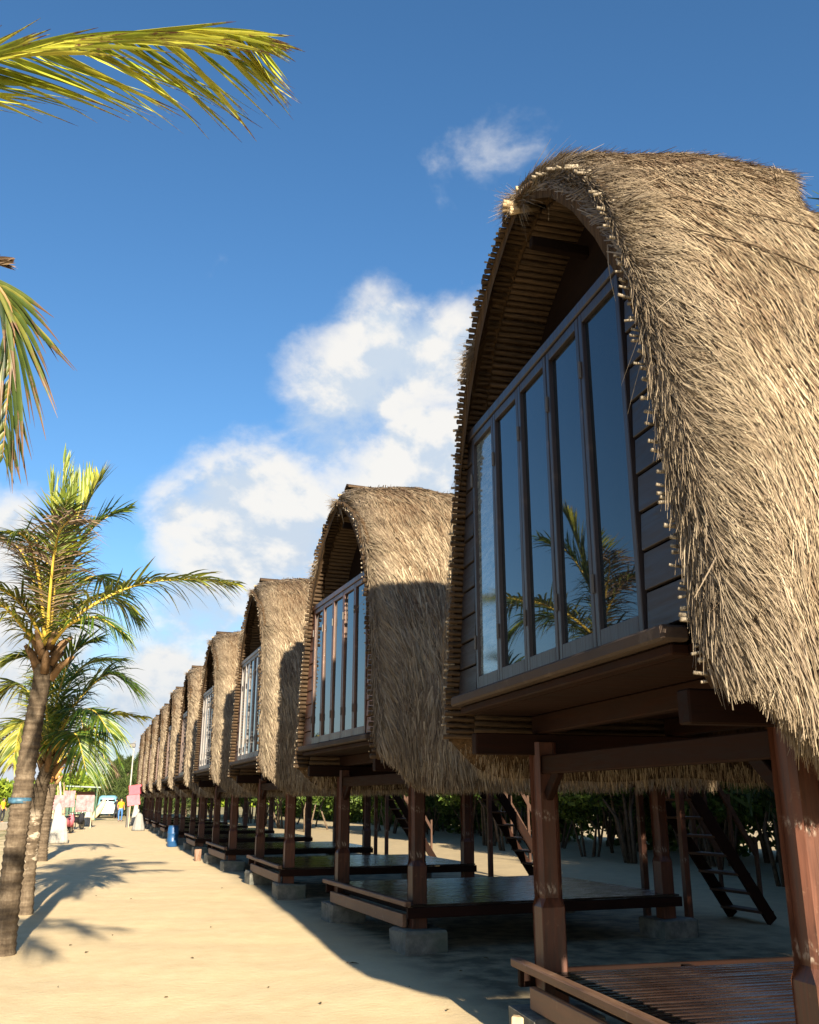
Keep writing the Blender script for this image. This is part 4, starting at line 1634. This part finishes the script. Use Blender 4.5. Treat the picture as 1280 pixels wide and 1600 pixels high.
def wheel_mesh(x, z, r, t):
    m = MB()
    n, k = 20, 6
    secs = []
    V, Fq = [], []
    for i in range(n):
        a = 2 * PI * i / n
        for j in range(k):
            b = 2 * PI * j / k
            rr = r - t + t * math.cos(b)
            V.append((x + rr * math.cos(a), t * math.sin(b), z + rr * math.sin(a)))
    for i in range(n):
        for j in range(k):
            Fq.append((i * k + j, ((i + 1) % n) * k + j, ((i + 1) % n) * k + (j + 1) % k, i * k + (j + 1) % k))
    m.add(V, Fq)
    return m


def motorbike(loc, rz, label, paint):
    e = empty('motorbike', loc, rz)
    tag(e, label, 'motorbike', 'motorbikes parked on the left of the path')
    for x in (-.62, .62):
        w = wheel_mesh(x, .29, .29, .05).build('wheel', M_tyre, e, True)
        MB().tube([(x, -.03, .29), (x, .03, .29)], .20, 12).build('rim', M_chrome, w)
    MB().sweep([[(x, y * w, z0 + (z1 - z0) * q) for y, q in ((-.5, 0), (-.6, .6), (-.3, 1), (.3, 1), (.6, .6), (.5, 0))] for x, w, z0, z1 in
                ((-.75, .10, .62, .72), (-.45, .24, .42, .74), (0, .22, .38, .66), (.25, .14, .36, .50), (.42, .3, .30, .8), (.55, .26, .55, .95))]).build('body', paint, e, True)
    MB().box((-.28, 0, .79), (.72, .22, .09), None, .03).build('seat', M_black, e)
    MB().tube([(.38, -.32, 1.02), (.46, 0, .98), (.38, .32, 1.02)], .018, 6).build('handlebar', M_metal, e)
    MB().tube([(.46, 0, .95), (.62, 0, .29)], .03, 6).build('fork', M_chrome, e)
    MB().box((.56, 0, .86), (.10, .18, .16), None, .03).build('headlight', M_lens, e)
    for s in (-1, 1):
        MB().tube([(.40, s * .26, 1.02), (.38, s * .30, 1.16)], .01, 5).build('mirror', M_metal, e)
    return e


motorbike(on(118, 1297), R(62), 'motorbike parked in front of the pink sign boards', M_black)
motorbike(on(104, 1303), R(75), 'motorbike nearest the white draped stands', M_pink)
motorbike(on(84, 1312), R(80), 'motorbike beside the palm trunks, partly behind white cloth', M_black)

# ------------------------------------------------------------------ stands, banners, poles


def banner(x, y, w, h, z0, label, m_, legm, rz=0, lean=0.0):
    p = on(x, y)
    e = empty('sign_board', p, rz)
    tag(e, label, 'sign board')
    me = MB()
    n = 5
    secs = []
    top = z0 + h
    me.box((0, 0, z0 + h / 2), (w, .035, h), Matrix.Rotation(lean, 3, 'X'), .008)
    me.build('board', m_, e)
    for s in (-1, 1):
        MB().bar((s * w * .42, .04, 0), (s * w * .42, .04, z0 + h * .9), .05, .05).build('leg', legm, e)
    return e, p


banner(129, 1294, 1.0, .95, .9, 'large pale pink board above the motorbikes', M_palepink, M_pole, R(-5))
banner(87, 1302, .55, .7, 1.1, 'narrow pale pink board behind the white draped stand', M_palepink, M_pole, R(10))
banner(103, 1298, .6, .85, 1.2, 'ragged pale pink board with bamboo sticks between two others', M_palepink, M_pole, R(-8))


def draped(x, y, h, r, label, m_=None):
    p = on(x, y)
    secs = []
    n = 22
    ph = random.uniform(0, 6)
    for i in range(9):
        t = i / 8
        rr = r * (1.0 - .55 * t ** 1.4) if t < .95 else r * .12
        secs.append([(rr * (1 + .16 * (1 - t) * math.sin(7 * 2 * PI * j / n + ph) + .05 * math.sin(3 * j + i)) * math.cos(2 * PI * j / n),
                      rr * .7 * (1 + .16 * (1 - t) * math.sin(7 * 2 * PI * j / n + ph)) * math.sin(2 * PI * j / n), .02 + h * t) for j in range(n)])
    o = MB().sweep(secs).build('draped_stand', m_ or M_white, None, True, loc=p)
    tag(o, label, 'cloth')
    return o


draped(86, 1318, 1.45, .24, 'white cloth draped over a stand beside the third palm')
draped(94, 1318, 1.0, .25, 'low cream cloth bundle in front of the motorbikes')
draped(136, 1291, .95, .26, 'white cloth stand right of the pink boards')
draped(212, 1289, 1.5, .30, 'white cloth bundle beside the red sign at the end of the huts')
draped(216, 1298, .9, .30, 'grey-white sack at the foot of the farthest hut', solid('grey_sack', (.2, .2, .19), .8, .1, .1))
draped(58, 1286, 1.2, .5, 'white cloth heap behind the palm trunks at left')


def pole(pts, r, label, m_, name='pole'):
    p = Vector(pts[0])
    o = MB().tube([Vector(q) - p for q in pts], r, 8).build(name, m_, None, True, loc=p)
    tag(o, label, 'pole')
    return o


pb = on(97, 1290)
pole([pb, atY(94, 1225, pb.y), atY(88, 1190, pb.y)], [.09, .07, .03], 'tall white curved pole leaning left above the pink boards', M_white)
pb = on(91, 1290)
pole([pb, atY(90.5, 1228, pb.y)], [.05, .03], 'thin bamboo pole beside the curved white one', M_pole)
pb = on(100.5, 1290)
pole([pb, atY(100, 1222, pb.y)], [.05, .03], 'thin upright bamboo stick between the pink boards', M_pole)
pb = on(12, 1262)
pole([pb, atY(6, 1240, pb.y), atY(12, 1217, pb.y)], .12, 'pale leaning stick against the green wood at far left', M_pole)
pb = on(112, 1293)
pole([pb + Vector((.0, 0, .9)), on(113.5, 1300)], .04, 'pale stick leaning on the motorbikes', M_pole)

# lamp pole and red sign
lp = on(198, 1293)
e = empty('lamp_pole', lp)
tag(e, 'tall thin pole with a floodlight on top at the end of the hut row', 'lamp pole')
H0 = atY(200, 1166, lp.y).z
MB().tube([(0, 0, 0), (0, 0, 1.3)], .09, 8).build('base', M_metal, e)
MB().tube([(0, 0, 1.3), (.02, 0, H0)], [.055, .035], 8).build('pole', M_white, e, True)
MB().box((-.06, -.05, H0 + .05), (.34, .16, .24), None, .03).build('floodlight', M_metal, e)
MB().bar((-.16, 0, H0 + .1), (.12, 0, H0 + .3), .04, .04).build('bracket', M_metal, e)
M_red = solid('red_sign_paint', (.45, .05, .08), .5, .3, .15)
p = lp + Vector((.30, -.25, 0))
e = empty('sign_board', p, R(-8))
tag(e, 'red and pink sign board standing beside the lamp pole', 'sign board')
MB().box((0, 0, 2.15), (.72, .04, .55), Matrix.Rotation(R(-8), 3, 'Y'), .01).build('upper_board', M_red, e)
MB().box((-.05, 0, 1.55), (.75, .04, .60), Matrix.Rotation(R(-8), 3, 'Y'), .01).build('lower_board', M_pink, e)
for s in (-.22, .22):
    MB().bar((s, .04, 0), (s, .04, 2.3), .05, .05).build('leg', M_pole, e)

# kiosk with a flat green-grey roof
p = on(126, 1280)
e = empty('kiosk', (p.x, 82, 0), R(4))
tag(e, 'small open kiosk with a grey-green roof behind the pink boards', 'kiosk')
M_gr = solid('grey_green_roofing', (.2, .25, .23), .6, .3, .1)
M_dg = solid('dark_green_board', (.05, .10, .07), .7, .2, .2)
MB().box((0, 0, 2.55), (2.6, 2.2, .10), Matrix.Rotation(R(2), 3, 'Y'), .02).build('roof', M_gr, e)
for sx in (-1, 1):
    for sy in (-1, 1):
        MB().bar((sx * 1.05, sy * .9, 0), (sx * 1.05, sy * .9, 2.5), .08, .08).build('post', M_dg, e)
MB().box((0, .85, 1.0), (2.0, .05, 1.1)).build('counter', M_dg, e)
MB().box((.3, .88, 1.9), (1.4, .04, .6)).build('wall_board', M_plank_red, e)

# leaning surfboard-like boards by the bus
for i, (x, y, a, lab, mm) in enumerate(((146, 1281, 26, 'pale board propped at a slant left of the minibus', M_white), (143.5, 1282, 32, 'brown board propped behind the pale slanted one', M_pole))):
    p = on(x, y)
    secs = []
    for t in np.linspace(0, 1, 9):
        w = .26 * math.sin(PI * (.08 + .86 * t)) ** .6
        secs.append([(w * c_, .03 * s_, 1.7 * t) for c_, s_ in ((1, 0), (.6, 1), (-.6, 1), (-1, 0), (-.6, -1), (.6, -1))])
    o = MB().sweep(secs).build('surfboard', mm, None, True, loc=p, rot=(0, R(a), 0))
    tag(o, lab, 'surfboard')
    o.location.z += .05

# low white wall at far left
m = MB()
w0 = on(-30, 1300)
w1 = on(26, 1296)
tag(MB().bar((w0.x, w0.y, .2), (w1.x, w1.y, .2), .3, .42, .03).build('low_wall', solid('whitewashed_wall', (.42, .38, .32), .9, .1, .12), None), 'low whitewashed wall at the left edge beyond the palms', 'wall')

# blue barrel, stub of wood, short stumps
p = on(269, 1323)
e = empty('barrel', p)
e.scale = (.8, .8, .88)
tag(e, 'blue plastic barrel standing by the huts halfway along the path', 'barrel')
M_bar = solid('blue_plastic', (.010, .055, .15), .4, .4, .1)
MB().tube([(0, 0, z) for z in (0, .03, .2, .22, .24, .5, .52, .54, .74, .78)], [.20, .225, .235, .25, .235, .235, .25, .235, .225, .20], 20).build('body', M_bar, e, True)
MB().tube([(0, 0, .78), (0, 0, .81)], .215, 20).build('lid', M_bar, e)
p = on(308, 1346)
tag(rough_block((0, 0, .14), (.16, .14, .34), .02).build('stump', M_rail, None, loc=p), 'short pale wooden stump at the shadow edge beside the huts', 'stump')
# pale cut timber end, lower edge of the frame
p = gnd(800, 1588, .2)
tag(MB().bar((0, 0, 0), (.34, -.22, -.02), .07, .07, .006).build('timber', M_pole, None, loc=(p.x, p.y, .17)), 'pale cut timber end sticking out at the bottom edge in front of the nearest platform', 'timber')
for (a, b) in (((.10, 0), (.1, 0)),):
    tag(rough_block((0, 0, .06), (.2, .2, .18), .012).build('stone_block', M_conc, None, loc=(p.x + .24, p.y - .14, 0)), 'small concrete block under the pale timber end', 'block')

# litter on the sand
M_lit = solid('dry_brown_leaf', (.10, .07, .03), .8, .2, .4)
spots = [(552, 1506), (543, 1505), (347, 1390), (110, 1479), (135, 1490), (176, 1462), (190, 1345), (205, 1404), (300, 1500), (260, 1560), (420, 1545), (500, 1570), (90, 1545), (640, 1545), (720, 1520), (330, 1450), (150, 1400), (700, 1580), (760, 1500)]
for i, (x, y) in enumerate(spots):
    p = on(x, y)
    s = random.uniform(.015, .035) if i else .055
    a = random.uniform(0, 6)
    vs = [(-s, 0, .004), (-s * .3, s * .38, .016), (s * .6, s * .28, .012), (s * 1.2, 0, .006), (s * .6, -s * .3, .014), (-s * .3, -s * .38, .012), (0, 0, .006)]
    fs = [(6, k_, (k_ + 1) % 6) for k_ in range(6)]
    o = MB().add(vs, fs).build('fallen_leaf', M_lit, None, loc=p + Vector((0, 0, .004)), rot=(0, 0, a))
    tag(o, 'larger curled brown leaf on the shaded sand before the second hut' if i == 0 else 'small dry brown leaf scrap lying on the sand', 'leaf', 'dry leaf scraps scattered on the sand')
